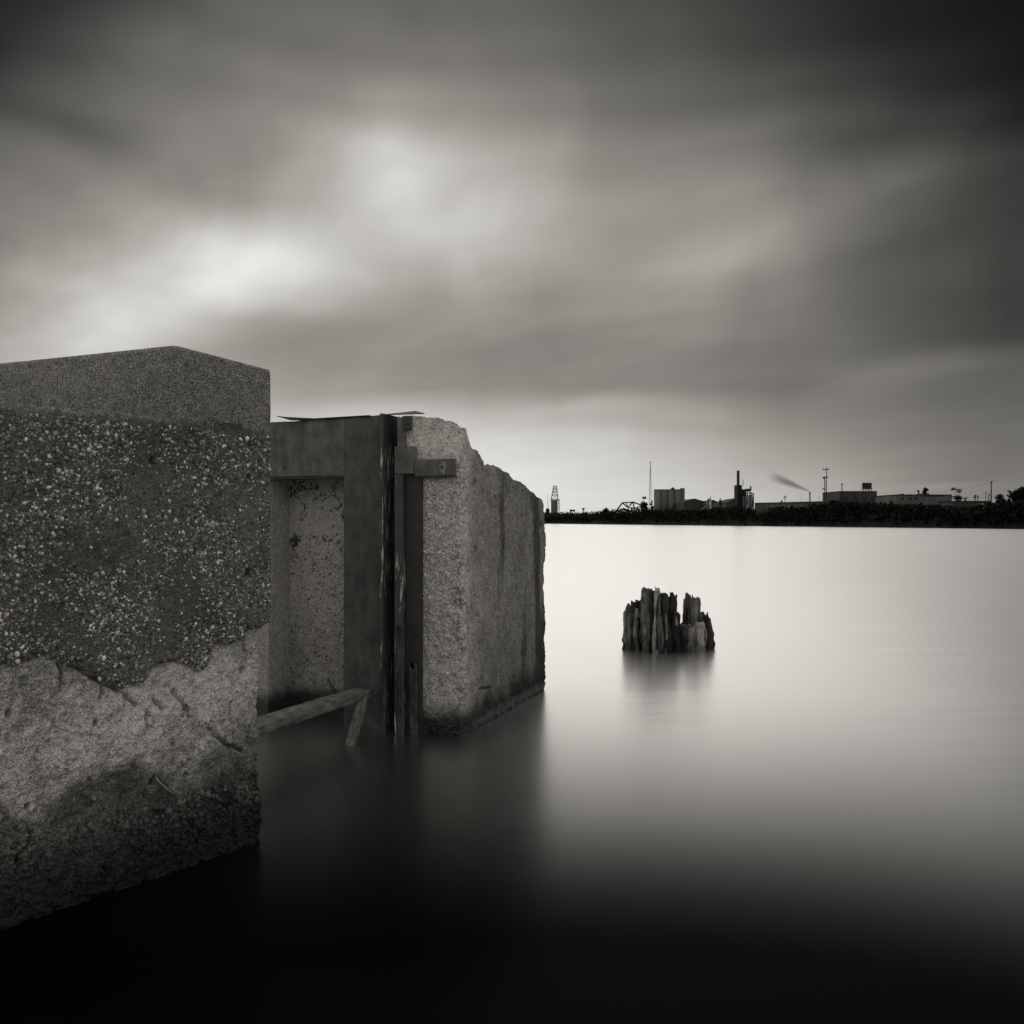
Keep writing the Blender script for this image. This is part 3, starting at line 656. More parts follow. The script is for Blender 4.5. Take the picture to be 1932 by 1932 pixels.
pk = [(side_hit(*q), r) for q, r in (((896, 911), 0.024), ((898, 1037), 0.026), ((901, 1161), 0.018), ((877, 1232), 0.034), ((1021, 990), 0.03), ((1022, 1110), 0.03))]
pcr = [[side_hit(*q) for q in c] for c in ([(881, 1140), (884, 1180), (885, 1205), (880, 1232), (874, 1255), (871, 1290), (868, 1340)], [(905, 1300), (930, 1297)], [(955, 905), (957, 940)], [(985, 915), (986, 945), (983, 975)], [(1002, 930), (1004, 965)])]
def B_disp(X, Y, Z, I):
    Pn = np.stack([X, Y, Z], 1)
    a = (X - O2.x) * U.x + (Y - O2.y) * U.y; b_ = (X - O2.x) * W.x + (Y - O2.y) * W.y
    d = 0.006 * fbm(Pn, 4, 4, 3) + 0.0055 * fbm(Pn, 45, 3, 4, 0.7) - 0.008 * sstep(0.3, 0.5, fbm(Pn, 20, 4, 34, 0.6))
    fr = sstep(0.05, 0.0, b_) * sstep(1.4, 0.9, Z)         # spalled lower front
    d += fr * (0.022 * fbm(Pn, 13, 5, 5, 0.66) - 0.010)
    fr2 = sstep(0.03, 0.0, b_) * (1 - fr); d += fr2 * 0.006 * fbm(Pn, 28, 4, 6, 0.65)
    corner = sstep(0.10, 0.0, np.hypot(np.maximum(a, 0), np.maximum(b_, 0)))
    d -= corner * (0.012 + 0.02 * np.maximum(0, fbm(Pn, 9, 4, 7)))
    brk = sstep(2.03, 2.36, Z + 0.05 * fbm(Pn, 7, 4, 12)) * sstep(0.42, 0.30, a)   # the broken head slopes back
    d += brk * 0.022 * fbm(Pn, 11, 5, 13, 0.62)
    far = sstep(1.9, 2.03, b_); d += far * 0.016 * fbm(Pn, 11, 4, 14, 0.6)
    far2 = np.hypot(b_ - 2.04, a) < 0.1; d += np.where(far2, 0.022 * fbm(np.c_[Pn[:, 2:3] * 1.0, Pn[:, 2:3] * 0, Pn[:, 2:3] * 0], 6, 4, 33, 0.6), 0)
    side = (a < 0.02)
    for (hb, hz), r in pk:
        d -= np.where(side, 0.08 * np.exp(-(np.hypot(b_ - hb, (Z - hz) * 1.0) / r) ** 4), 0)
    for c in pcr:
        dd = poly_dist(b_ + 0.012 * fbm(Pn, 30, 3, 15), Z, c); d -= np.where(side, 0.045 * np.exp(-(dd / 0.009) ** 2), 0)
    foot = sstep(0.22, 0.05, Z + 0.06 * fbm(Pn, 6, 3, 16)); d += foot * (0.02 * fbm(Pn, 13, 4, 17, 0.65) + 0.008)
    return d
def B_vec(X, Y, Z, I):
    Pn = np.stack([X, Y, Z], 1); a = (X - O2.x) * U.x + (Y - O2.y) * U.y; b_ = (X - O2.x) * W.x + (Y - O2.y) * W.y
    brk = sstep(2.02, 2.40, Z + 0.05 * fbm(Pn, 7, 4, 12)) * sstep(0.40, 0.30, a) * sstep(0.5, 0.0, b_)
    cr_ = sstep(0.15, 0.0, np.hypot(np.maximum(a, 0), np.maximum(b_, 0))) * (np.maximum(0, fbm(Pn, 7, 5, 37, 0.62) - 0.05) * 0.10 + 0.006)
    e_ = cr_ + brk * (0.15 + 0.05 * fbm(Pn, 6, 4, 13, 0.6)); return W.x * e_ + U.x * cr_, W.y * e_ + U.y * cr_
def B_attr(X, Y, Z, I, d):
    Pn = np.stack([X, Y, Z], 1); b_ = (X - O2.x) * W.x + (Y - O2.y) * W.y; a = (X - O2.x) * U.x + (Y - O2.y) * U.y
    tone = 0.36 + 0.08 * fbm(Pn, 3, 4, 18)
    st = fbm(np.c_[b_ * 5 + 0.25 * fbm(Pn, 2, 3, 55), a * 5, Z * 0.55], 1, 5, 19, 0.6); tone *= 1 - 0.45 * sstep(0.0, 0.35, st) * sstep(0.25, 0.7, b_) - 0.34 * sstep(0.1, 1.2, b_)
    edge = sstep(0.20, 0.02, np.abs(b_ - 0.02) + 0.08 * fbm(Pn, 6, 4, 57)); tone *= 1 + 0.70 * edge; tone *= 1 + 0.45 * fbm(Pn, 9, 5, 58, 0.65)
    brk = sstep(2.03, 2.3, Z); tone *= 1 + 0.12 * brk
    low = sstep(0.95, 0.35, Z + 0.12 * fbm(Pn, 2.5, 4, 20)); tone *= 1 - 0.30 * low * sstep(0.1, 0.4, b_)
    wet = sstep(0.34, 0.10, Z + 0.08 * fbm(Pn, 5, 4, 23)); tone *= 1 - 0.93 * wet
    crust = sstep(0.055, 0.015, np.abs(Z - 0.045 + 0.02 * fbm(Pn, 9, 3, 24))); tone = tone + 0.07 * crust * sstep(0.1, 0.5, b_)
    return {'tone': np.clip(tone, 0.008, 0.6), 'wet': wet}
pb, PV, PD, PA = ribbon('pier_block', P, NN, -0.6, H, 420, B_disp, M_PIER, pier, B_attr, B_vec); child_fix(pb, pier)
# pebbles at the pier's front corner
PBt = np.stack([(PV[..., 0] - O2.x) * W.x + (PV[..., 1] - O2.y) * W.y, PV[..., 2]], -1)
sel = (PBt[..., 0] < 0.10) & (PBt[..., 1] > 0.3) & (PBt[..., 1] < 2.05) & (((PV[..., 0] - O2.x) * U.x + (PV[..., 1] - O2.y) * U.y) < 0.36)
q = pebble_mesh('pebble_facing', PV, sel, 4200, lambda r, n: np.clip(r.lognormal(-4.9, 0.4, n), 0.004, 0.017), lambda r, n, p: np.clip(np.where(r.random(n) < 0.25, r.uniform(0.6, 0.85, n), r.uniform(0.28, 0.6, n)), 0.05, 0.85), M_PEB, pier, 9, NN, 0.3)

# recessed wall, reveal, lintel and jamb masses behind the steel
DEP = 0.30
def slab(name, a0, a1, b0, b1, z0, z1, mat, parent, sa=0.01, nz=160, amp=0.004, tonef=None, seed=1):
    c = [ab(a1, b0), ab(a0, b0), ab(a0, b1), ab(a1, b1)]
    P_, N_, E_ = footprint(c, [0.006, 0.006, 0, 0], [sa, max(sa, 0.02), 0.2, max(sa, 0.02)])
    def ds(X, Y, Z, I): Pn = np.stack([X, Y, Z], 1); return amp * fbm(Pn, 9, 4, seed) + amp * 0.6 * fbm(Pn, 45, 3, seed + 3, 0.65)
    def at2(X, Y, Z, I, d):
        Pn = np.stack([X, Y, Z], 1); tn = tonef(Pn, X, Y, Z) if tonef else 0.42 + 0.07 * fbm(Pn, 3, 4, seed + 5)
        wet = sstep(0.27, 0.12, Z + 0.06 * fbm(Pn, 5, 4, seed + 9))
        return {'tone': np.clip(tn * (1 - 0.88 * wet), 0.008, 0.6), 'wet': wet}
    o_, V_, D_, A_ = ribbon(name, P_, N_, z0, np.full(len(P_), z1), nz, ds, mat, parent, at2); child_fix(o_, parent)
    return o_, V_, N_
aR = a_of(547, DEP)                                     # inner left corner of the recess
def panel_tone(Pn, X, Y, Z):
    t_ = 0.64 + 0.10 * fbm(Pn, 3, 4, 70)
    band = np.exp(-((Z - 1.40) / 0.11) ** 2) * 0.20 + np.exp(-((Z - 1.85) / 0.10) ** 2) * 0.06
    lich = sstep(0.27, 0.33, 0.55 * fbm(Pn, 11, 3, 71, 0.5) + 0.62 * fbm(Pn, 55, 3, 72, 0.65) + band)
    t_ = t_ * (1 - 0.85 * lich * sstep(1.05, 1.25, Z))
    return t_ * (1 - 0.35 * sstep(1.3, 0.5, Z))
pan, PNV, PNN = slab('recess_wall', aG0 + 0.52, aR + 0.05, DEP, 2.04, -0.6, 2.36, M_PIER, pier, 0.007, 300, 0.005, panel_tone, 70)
pan['label'] = 'lichen-stained pebbly wall at the back of the recess'
pa_ = (PNV[..., 0] - O2.x) * U.x + (PNV[..., 1] - O2.y) * U.y; pb_ = (PNV[..., 0] - O2.x) * W.x + (PNV[..., 1] - O2.y) * W.y
sel = (pb_ < DEP + 0.02) & (PNV[..., 2] < 1.35) & (PNV[..., 2] > 0.25) & (pa_ < aR)
dn_ = rng.random(sel.shape) < sstep(0.35, 1.1, PNV[..., 2]) + 0.12
pebble_mesh('pebble_facing', PNV, sel & dn_, 2900, lambda r, n: np.clip(r.lognormal(-4.75, 0.4, n), 0.005, 0.022), lambda r, n, p: np.clip(np.where(r.random(n) < 0.35, r.uniform(0.6, 0.85, n), r.uniform(0.16, 0.6, n)) * (0.35 + 0.65 * sstep(0.3, 0.9, p[:, 2])), 0.02, 0.6), M_PEB, pier, 12, PNN, 0.35)
slab('reveal_block', aR, aR + 1.4, 0.0, DEP + 0.3, -0.6, 2.392, M_PIER, pier, 0.02, 160, 0.004, None, 80)
zL = z_of(600, 898)
slab('lintel_block', aJ1 - 0.02, aR - 0.004, 0.004, DEP - 0.01, zL + 0.02, 2.386, M_PIER, pier, 0.02, 30, 0.003, None, 90)
slab('jamb_block', aG1 + 0.02, aJ1 - 0.025, 0.004, DEP - 0.01, -0.6, 2.380, M_PIER, pier, 0.02, 100, 0.002, None, 95)

# steelwork
fr_ = bpy.data.objects.new('steel_guide_frame', None); link(fr_, pier); fr_['label'] = 'dark rusted steel plates lining the gate slot'
def plate(name, a0, a1, b0, b1, z0, z1, mat, bevel=0.003, par=None):
    mb = MB(); mb.hexa([pab(a0, b0, z0), pab(a1, b0, z0), pab(a1, b1, z0), pab(a0, b1, z0)], [pab(a0, b0, z1), pab(a1, b0, z1), pab(a1, b1, z1), pab(a0, b1, z1)])
    o_ = mb.build(name, mat, par or fr_, bevel=bevel); o_.matrix_parent_inverse = Matrix.Translation(-Vector(pier.location)); return o_
zT = 2.40
# wavy rusted top edge for the lintel plate
def ragged_plate(name, a0, a1, b0, b1, z0, z1a, z1b, mat, n=40, amp=0.008):
    mb = MB(); aa = np.linspace(a0, a1, n); zt = np.linspace(z1a, z1b, n) + amp * fbm(np.c_[aa * 9, aa * 0, aa * 0 + 3], 1, 4, 44)
    poly = [pab(a0, b0, z0)] + [pab(a, b0, z) for a, z in zip(aa, zt)] + [pab(a1, b0, z0)]
    off = pab(0, b1, 0) - pab(0, b0, 0)
    mb.prism(poly, off); o_ = mb.build(name, mat, fr_); o_.matrix_parent_inverse = Matrix.Translation(-Vector(pier.location)); return o_
ragged_plate('lintel_plate', a_of(651.5) + 0.002, aR + 0.9, -0.016, -0.002, zL, 2.405, 2.395, M_STEEL)
ragged_plate('jamb_plate', aG1 + 0.03, a_of(651.5), -0.020, -0.004, -0.5, 2.415, 2.405, M_JAMB, 20)
plate('lintel_flange', aJ1 + 0.002, aR - 0.004, -0.012, 0.10, zL - 0.022, zL - 0.003, M_STEELD)
plate('jamb_shade_strip', aJ1 - 0.02, aJ1 + 0.032, 0.03, 0.05, -0.5, zL - 0.03, M_STEELD)  # black strip added for the shade between recess wall and jamb
plate('jamb_angle', aG1, aG1 + 0.028, -0.055, 0.27, -0.5, 2.425, M_FLAKE, 0.004)
plate('slot_back_plate', aG0 + 0.001, aG1 + 0.01, 0.275, 0.29, -0.5, 2.40, M_STEELD)
plate('slot_side_plate', aG0 - 0.012, aG0 + 0.004, 0.02, 0.27, -0.5, 2.40, M_STEELD)
a768, a788, a798, a780, a764 = a_of(768), a_of(787.5), a_of(799), a_of(780), a_of(764)
zU = z_of(760, 843)
plate('upper_guide_plate', a_of(767), a_of(751.5), -0.018, -0.004, zU, 2.392, M_STEEL)
plate('guide_block', a788, a_of(752.5), -0.07, -0.003, z_of(770, 895), zU - 0.004, M_STEEL, 0.004)
plate('guide_angle', a_of(767), a_of(752), -0.068, -0.004, -0.5, z_of(770, 895) - 0.004, M_FLAKE, 0.004)
plate('guide_plate', a798, a_of(768.5), -0.030, -0.004, -0.5, z_of(780, 895) - 0.004, M_STEELD, 0.003)
plate('top_bracket', a780, a764 + 0.0, -0.05, -0.02, z_of(772, 812), z_of(772, 786), M_STEELD, 0.004)
st_ = plate('anchor_strap', a_of(863), a788 - 0.002, -0.05, -0.026, z_of(825, 898), z_of(825, 867), M_STEEL, 0.003)
pl_ = plate('strap_lip', a_of(863), a788 - 0.004, -0.05, 0.0, z_of(825, 898) - 0.012, z_of(825, 898) - 0.001, M_STEELD, 0.002)
M_PATCH = concrete('mortar_patch', 1.5, 150, 1.0, 0.8)
mb = MB(); ca, cz = a_of(842), z_of(842, 882)
ring = []
for i in range(18):
    th = 2 * math.pi * i / 18; r = 0.034 * (1 + 0.35 * random.uniform(-1, 1)); ring.append(pab(ca - r * 0.8 * math.cos(th), -0.054, cz + r * math.sin(th) - (0.018 if math.sin(th) < -0.4 else 0)))
mb.prism(ring, pab(0, -0.049, 0) - pab(0, -0.054, 0)); mo = mb.build('mortar_smear', M_PATCH, fr_); mo.matrix_parent_inverse = Matrix.Translation(-Vector(pier.location))
for an in ('tone', 'wet'):
    q = mo.data.attributes.new(an, 'FLOAT', 'POINT'); q.data.foreach_set('value', np.full(len(mo.data.vertices), 0.34 if an == 'tone' else 0, np.float32))
for x, y, r, b0 in ((539, 882, 0.014, -0.016), (764, 853, 0.012, -0.02), (874 - 0, 0, 0, 0), (538, 920, 0, 0), (793, 910, 0.010, -0.030), (840, 882, 0.012, -0.054), (772, 799, 0.012, -0.05)):
    if r == 0: continue
    a = a_of(x); z = z_of(x, y); mb = MB().bar(pab(a, b0 - 0.008, z), pab(a, b0 + 0.004, z), r, 8); q = mb.build('bolt', M_STEELD, fr_); q.matrix_parent_inverse = Matrix.Translation(-Vector(pier.location))

# broken timber facing strips at the foot of the slot
def plank_np(name, p0, p1, wid, thk, mat, parent, seed, side=None, nz=60, amp=0.006, jag=0.05):
    """board from p0 to p1 with gnawed ends"""
    p0, p1 = Vector(p0), Vector(p1); d = (p1 - p0); Ln = d.length; d.normalize()
    s_ = Vector(side).normalized() if side is not None else d.cross(Vector((0, 0, 1))).normalized(); s_ = (s_ - d * s_.dot(d)).normalized(); n_ = d.cross(s_)
    prof_ = []
    for i in range(7): prof_.append((-0.5 + i / 6, -0.5))
    for i in range(3): prof_.append((0.5, -0.25 + 0.25 * i))
    for i in range(7): prof_.append((0.5 - i / 6, 0.5))
    for i in range(3): prof_.append((-0.5, 0.25 - 0.25 * i))
    k = len(prof_); V = np.zeros((nz, k, 3)); T = np.zeros((nz, k))
    for j in range(nz):
        for i, (u, v) in enumerate(prof_):
            e1 = jag * vnoise(np.array([[u * 5, v * 2, seed]]), 3)[0]; e0 = jag * vnoise(np.array([[u * 5, v * 2, seed + 9]]), 3)[0]
            l = e0 + (Ln + e1 - e0) * j / (nz - 1)
            nn_ = vnoise(np.array([[u * 7 + seed, v * 3, l * 1.5]]), 5)[0] * amp + vnoise(np.array([[u * 3 + seed, v * 3, l * 14]]), 6)[0] * amp * 0.7
            q = p0 + d * l + s_ * (u * wid + (nn_ if abs(u) > 0.45 else 0)) + n_ * (v * thk + nn_); V[j, i] = q
    jj = np.arange(nz - 1)[:, None]; ii = np.arange(k)[None]; i2 = (ii + 1) % k
    F = np.stack([jj * k + ii, jj * k + i2, (jj + 1) * k + i2, (jj + 1) * k + ii], -1).reshape(-1, 4).tolist() + [tuple(range(k))[::-1], tuple(range((nz - 1) * k, nz * k))]
    # local frame: x runs along the board
    Mx = Matrix((d, s_, n_)).transposed().to_4x4(); Mx.translation = p0
    Vl = (V.reshape(-1, 3) - np.array(p0)) @ np.array(Matrix((d, s_, n_)).transposed())
    o_ = mesh_np(name, Vl, F, mat, None, True, {'tone': 1 + 0.25 * fbm(Vl, 6, 3, seed)})
    o_.matrix_world = Mx
    if parent is not None: o_.parent = parent; o_.matrix_parent_inverse = Matrix.Translation(-Vector(parent.location))
    bm = bmesh.new(); bm.from_mesh(o_.data); bmesh.ops.recalc_face_normals(bm, faces=bm.faces); bm.to_mesh(o_.data); bm.free()
    return o_
tf = bpy.data.objects.new('timber_strip', None); bpy.data.objects.remove(tf)
q = plank_np('timber_strip', pab(a_of(766), -0.085, -0.4), pab(a_of(764), -0.082, 0.80), 0.05, 0.02, M_OLDW, pier, 3, U.to_3d()); q['label'] = 'split timber strip at the foot of the gate slot'
q = plank_np('timber_strip', pab(a_of(786), -0.045, -0.4), pab(a_of(783), -0.042, 0.52), 0.07, 0.016, M_OLDW, pier, 8, U.to_3d())
q = plank_np('timber_strip', pab(a_of(732), -0.065, -0.4), pab(a_of(731), -0.062, 0.45), 0.035, 0.015, M_OLDW, pier, 12, U.to_3d())

# ------------------------------------------------------------------ loose things on and by the pier
zb = 0.285
pL = at(485, 1372, 5.78); pR = at(684, 1310, 6.92)
dd = Vector((pR.x - pL.x, pR.y - pL.y, 0)).normalized()
b0 = Vector((pL.x, pL.y, zb)) - dd * 0.72; b1 = Vector((pR.x, pR.y, zb)) + dd * 0.02
bm_ = plank_np('timber_beam', b0, b1, 0.17, 0.065, M_BEAM, None, 21, dd.cross(Vector((0, 0, 1))), 90, 0.007, 0.05)
tag(bm_, 'weathered horizontal timber plank spanning dark water between left block and gate pier', 'beam')
br = plank_np('timber_brace', at(688, 1305, 6.84), Vector((at(653, 1420, 6.36).x, 6.33, -0.10)), 0.075, 0.03, M_BEAM, None, 27, Vector((1, 0.1, 0)), 40, 0.004, 0.03)
tag(br, 'short slanting wooden plank propped from the beam end into dark water', 'plank')
tw = tube('bent_rod', [at(619, 1280, 6.98), at(622, 1287, 6.97), at(628, 1299, 6.95), at(636, 1311, 6.93)], 0.010, 0.012, M_STEELD)
tag(tw, 'thin bent black rod sticking up behind the beam end', 'rod')
def sheet(name, pts, th):
    mb = MB(); mb.prism([Vector(p) for p in pts], Vector((0, 0, th))); return mb.build(name, M_SHEET)
o = sheet('steel_sheet', [pab(a_of(540) + 0.02, -0.10, 2.432), pab(a_of(556), -0.05, 2.402), pab(a_of(700), -0.04, 2.412), pab(a_of(704), 0.5, 2.416), pab(a_of(560), 0.6, 2.43)], 0.006)
tag(o, 'long flat steel sheet lying on the pier top nearest the left block', 'steel sheet')
o = sheet('steel_sheet', [pab(a_of(722), -0.03, 2.412), pab(a_of(799), 0.02, 2.414), pab(a_of(784, 0.16), 0.16, z_of(784, 776.5, 0.16)), pab(a_of(742, 0.3), 0.30, z_of(742, 781, 0.3))], 0.006)
tag(o, 'short tilted steel sheet lying above the gate slot', 'steel sheet')

# ------------------------------------------------------------------ rotten pile stump in the river
SC = Vector((1.985, 11.42, 0))
stump = thing('pile_stump', 'rotten jagged timber pile stump rising from the pale water', 'stump', SC)
def zs(X, Y_): return (1143.7 + X * 0.12, 1081.9 + Y_ * 0.12)
def stave(x0, x1, ytop, slope, depth, thk, tone, seed, lean=0.0, jag=0.05, name='stave'):
    """splintered upright piece: x0,x1 are its flanks and ytop its head in the close view; depth -1 front .. +1 back of the ring"""
    xc, wd = (x0 + x1) / 2, (x1 - x0)
    rx = ((1143.7 + xc * 0.12) - CX) / FPX
    xi = np.clip((xc - 978) / 700.0, -0.97, 0.97)
    Yc = SC.y + depth * 0.42 * math.sqrt(1 - xi * xi)
    c = Vector((rx * Yc, Yc, 0)); W_ = wd * 0.12 / FPX * Yc; zt = zat(1081.9 + ytop * 0.12, Yc)
    n, m_ = 34, 56
    th = np.linspace(0, 2 * np.pi, n, endpoint=False)
    sq = lambda v, e=0.7: np.sign(v) * np.abs(v) ** e
    px, py = sq(np.cos(th)) * W_ / 2 * 0.93, sq(np.sin(th)) * thk / 2
    topz = zt + slope * px / W_ * 2 + jag * 1.5 * fbm(np.c_[px * 42, py * 30, np.full(n, seed)], 1, 3, 7, 0.7) - jag * 0.5
    s = np.linspace(0, 1, m_) ** 0.85
    Z = -0.35 + (topz[None] + 0.35) * s[:, None]
    Pn = np.stack([np.repeat(px[None] * 20 + seed * 3.1, m_, 0), np.repeat(py[None] * 20, m_, 0), Z * 2.2], -1).reshape(-1, 3)
    fl = fbm(Pn, 1.0, 4, seed, 0.6).reshape(m_, n); kn = fbm(np.c_[Pn[:, 0], Pn[:, 1], Pn[:, 2] * 6], 1.2, 3, seed + 5).reshape(m_, n)
    g = 1.12 + 0.62 * fl + 0.22 * kn; tap = 1 - 0.30 * np.clip((Z / max(zt, 0.1)), 0, 1) ** 3
    X = px[None] * g * tap; Yv = py[None] * g * tap + 0.015 * fl
    rot = (math.asin(xi) * 0.85) * (-1 if depth > 0.2 else 1)
    X, Yv = X * math.cos(rot) - Yv * math.sin(rot), X * math.sin(rot) + Yv * math.cos(rot)
    zw = vnoise(np.c_[Z[:, 0] * 5 + seed, Z[:, 0] * 0, Z[:, 0] * 0], seed)
    X = X + lean * Z + 0.016 * zw[:, None]
    V = np.stack([X, Yv, Z], -1).reshape(-1, 3) + np.array([c.x, c.y, 0])
    jj = np.arange(m_ - 1)[:, None]; ii = np.arange(n)[None]; i2 = (ii + 1) % n
    F = np.stack([jj * n + ii, jj * n + i2, (jj + 1) * n + i2, (jj + 1) * n + ii], -1).reshape(-1, 4).tolist() + [tuple(range((m_ - 1) * n, m_ * n))]
    wet = sstep(0.22, 0.05, V[:, 2] + 0.08 * fbm(V, 8, 3, seed))
    tn = tone * (1 + 0.5 * fbm(np.c_[V[:, :2] * 20, V[:, 2] * 4], 1, 3, seed)) * (1 - 0.55 * wet)
    o_ = mesh_np(name, V, F, M_STUMP, stump, True, {'tone': np.clip(tn, 0.1, 5)})
    o_.matrix_parent_inverse = Matrix.Translation(-SC); return o_
ST = [ # x0, x1, ytop, slope, depth, thk, tone
 (300, 395, 520, 0.05, -0.55, 0.16, 1.1), (345, 430, 640, 0.03, -0.75, 0.10, 1.7), (390, 475, 430, 0.01, -0.2, 0.13, 0.8), (440, 570, 395, 0.02, 0.1, 0.16, 0.7), (420, 560, 760, 0.02, -0.7, 0.12, 0.35),
 (560, 640, 235, 0.01, -0.75, 0.12, 0.9), (600, 715, 205, -0.01, -0.85, 0.13, 1.3), (560, 660, 520, 0.0, -0.98, 0.09, 1.4), (660, 735, 230, -0.01, -0.6, 0.12, 0.7),
 (722, 830, 222, -0.01, -0.97, 0.10, 3.4), (790, 890, 560, -0.04, -1.02, 0.08, 1.0), (820, 965, 300, -0.01, -0.55, 0.18, 0.45), (870, 1010, 640, -0.02, -0.95, 0.10, 0.3), (940, 1075, 330, -0.05, -0.5, 0.16, 0.35), (1000, 1130, 560, -0.03, -0.8, 0.14, 0.35),
 (1088, 1124, 322, 0.0, -0.6, 0.05, 0.5), (1060, 1150, 780, -0.03, -0.95, 0.1, 0.3),
 (1172, 1255, 405, -0.01, 0.8, 0.12, 0.6), (1250, 1310, 305, -0.01, 0.7, 0.10, 0.8), (1295, 1375, 325, 0.0, 0.55, 0.12, 0.9), (1350, 1450, 380, -0.04, -0.1, 0.13, 1.1),
 (1370, 1440, 420, -0.03, -0.75, 0.08, 1.5), (1160, 1290, 830, 0.0, -0.85, 0.12, 0.45), (1270, 1390, 800, 0.03, -0.98, 0.12, 1.9), (1370, 1510, 760, 0.0, -0.95, 0.12, 3.6), (1440, 1520, 600, -0.02, -0.4, 0.14, 0.8), (1505, 1600, 670, -0.06, -0.5, 0.16, 0.6), (1560, 1655, 760, -0.06, -0.3, 0.16, 0.6), (1480, 1620, 640, -0.04, 0.4, 0.14, 0.5),
 (640, 800, 420, 0.0, 0.6, 0.14, 0.4), (480, 640, 560, 0.0, 0.6, 0.14, 0.4), (340, 480, 640, 0.04, 0.45, 0.14, 0.4), (800, 980, 480, 0.0, 0.75, 0.14, 0.4), (970, 1100, 600, -0.03, 0.8, 0.14, 0.4)]
ST += [(560, 720, 250, 0.0, -0.35, 0.16, 0.6), (680, 840, 255, -0.01, -0.3, 0.16, 0.5), (820, 960, 310, -0.01, -0.2, 0.16, 0.4), (900, 1060, 350, -0.03, -0.25, 0.16, 0.4)]
rs_ = random.Random(8)
for k in range(9):
    xc = 340 + k * 148 + rs_.uniform(-18, 18); w_ = rs_.uniform(34, 62); ceil_ = np.interp(xc, [295, 400, 560, 640, 800, 1000, 1100, 1250, 1400, 1500, 1650], [560, 430, 260, 230, 260, 360, 480, 700, 560, 640, 760])
    ST.append((xc - w_ / 2, xc + w_ / 2, ceil_ + rs_.uniform(20, 420), rs_.uniform(-.04, .04), rs_.uniform(-1.06, -0.92), rs_.uniform(.05, .08), rs_.choice([0.4, 0.8, 1.2, 1.8, 2.6])))
for i, (x0, x1, yt, sl, de, tk, tn) in enumerate(ST): stave(x0, x1, yt, sl, de, tk, tn, 20 + i * 3, jag=0.045 if tk > 0.06 else 0.02, lean=(0 if i in (15,) else rs_.uniform(-0.045, 0.045)))
# rotten heartwood filling the ring
n, m_ = 48, 20; th = np.linspace(0, 2 * np.pi, n, endpoint=False); V = []
for j in range(m_):
    for i in range(n):
        rr_ = 1 + 0.12 * vnoise(np.array([[math.cos(th[i]) * 3, math.sin(th[i]) * 3, j * 0.15]]), 9)[0]
        V.append((SC.x + 0.02 + 0.44 * rr_ * math.cos(th[i]), SC.y + 0.33 * rr_ * math.sin(th[i]), -0.35 + (0.62 + 0.06 * vnoise(np.array([[i * 0.9, 0, 2.0]]), 4)[0]) * j / (m_ - 1)))
F = [(j * n + i, j * n + (i + 1) % n, (j + 1) * n + (i + 1) % n, (j + 1) * n + i) for j in range(m_ - 1) for i in range(n)] + [tuple(range((m_ - 1) * n, m_ * n))]
o = mesh_np('heartwood', V, F, M_STUMP, stump, True, {'tone': np.full(len(V), 0.3)}); o.matrix_parent_inverse = Matrix.Translation(-SC)
for a, b_ in (((430, 665), (525, 600)), ((450, 620), (515, 655)), ((470, 690), (540, 640)), ((505, 655), (535, 705)), ((1180, 810), (1240, 805)), ((1240, 855), (1340, 800))):
    q0, q1 = zs(*a), zs(*b_); Yd = 11.02
    o = tube('twig', [at(*q0, Yd), at((q0[0] + q1[0]) / 2, (q0[1] + q1[1]) / 2 - 0.6, Yd - 0.02), at(*q1, Yd + 0.02)], 0.006, 0.004, M_ROOT, stump, 5); o.matrix_parent_inverse = Matrix.Translation(-SC)
    o.data.attributes['tone'].data.foreach_set('value', np.full(len(o.data.vertices), 0.22, np.float32))

# ================================================================== far shore
def D(x, back_=28.0): return shore(x) + back_
def foliage(name, centres, radii, n, size, parent=None, seed=1, mat=None):
    """leaf clumps scattered through ellipsoids, each a small bent pair of faces"""
    r_ = np.random.default_rng(seed); C_ = np.array(centres, float); Rd = np.array(radii, float)
    wgt = (Rd.prod(1)) ** 0.66; q = r_.choice(len(C_), n, p=wgt / wgt.sum())
    v = r_.standard_normal((n, 3)); v /= np.linalg.norm(v, axis=1)[:, None]; v *= (r_.random(n) ** 0.45)[:, None]
    p = C_[q] + v * Rd[q]
    a = r_.standard_normal((n, 3)); a /= np.linalg.norm(a, axis=1)[:, None]; b_ = np.cross(a, r_.standard_normal((n, 3))); b_ /= np.linalg.norm(b_, axis=1)[:, None] + 1e-9
    s = size * r_.uniform(0.5, 1.4, n)[:, None]; c = np.cross(a, b_)
    V = np.stack([p - a * s, p + b_ * s * 0.6 + c * s * 0.15, p + a * s, p - b_ * s * 0.6 + c * s * 0.15], 1).reshape(-1, 3)
    F = np.arange(4 * n).reshape(n, 4)
    return mesh_np(name, V, F, mat or M_LEAF, parent, False)
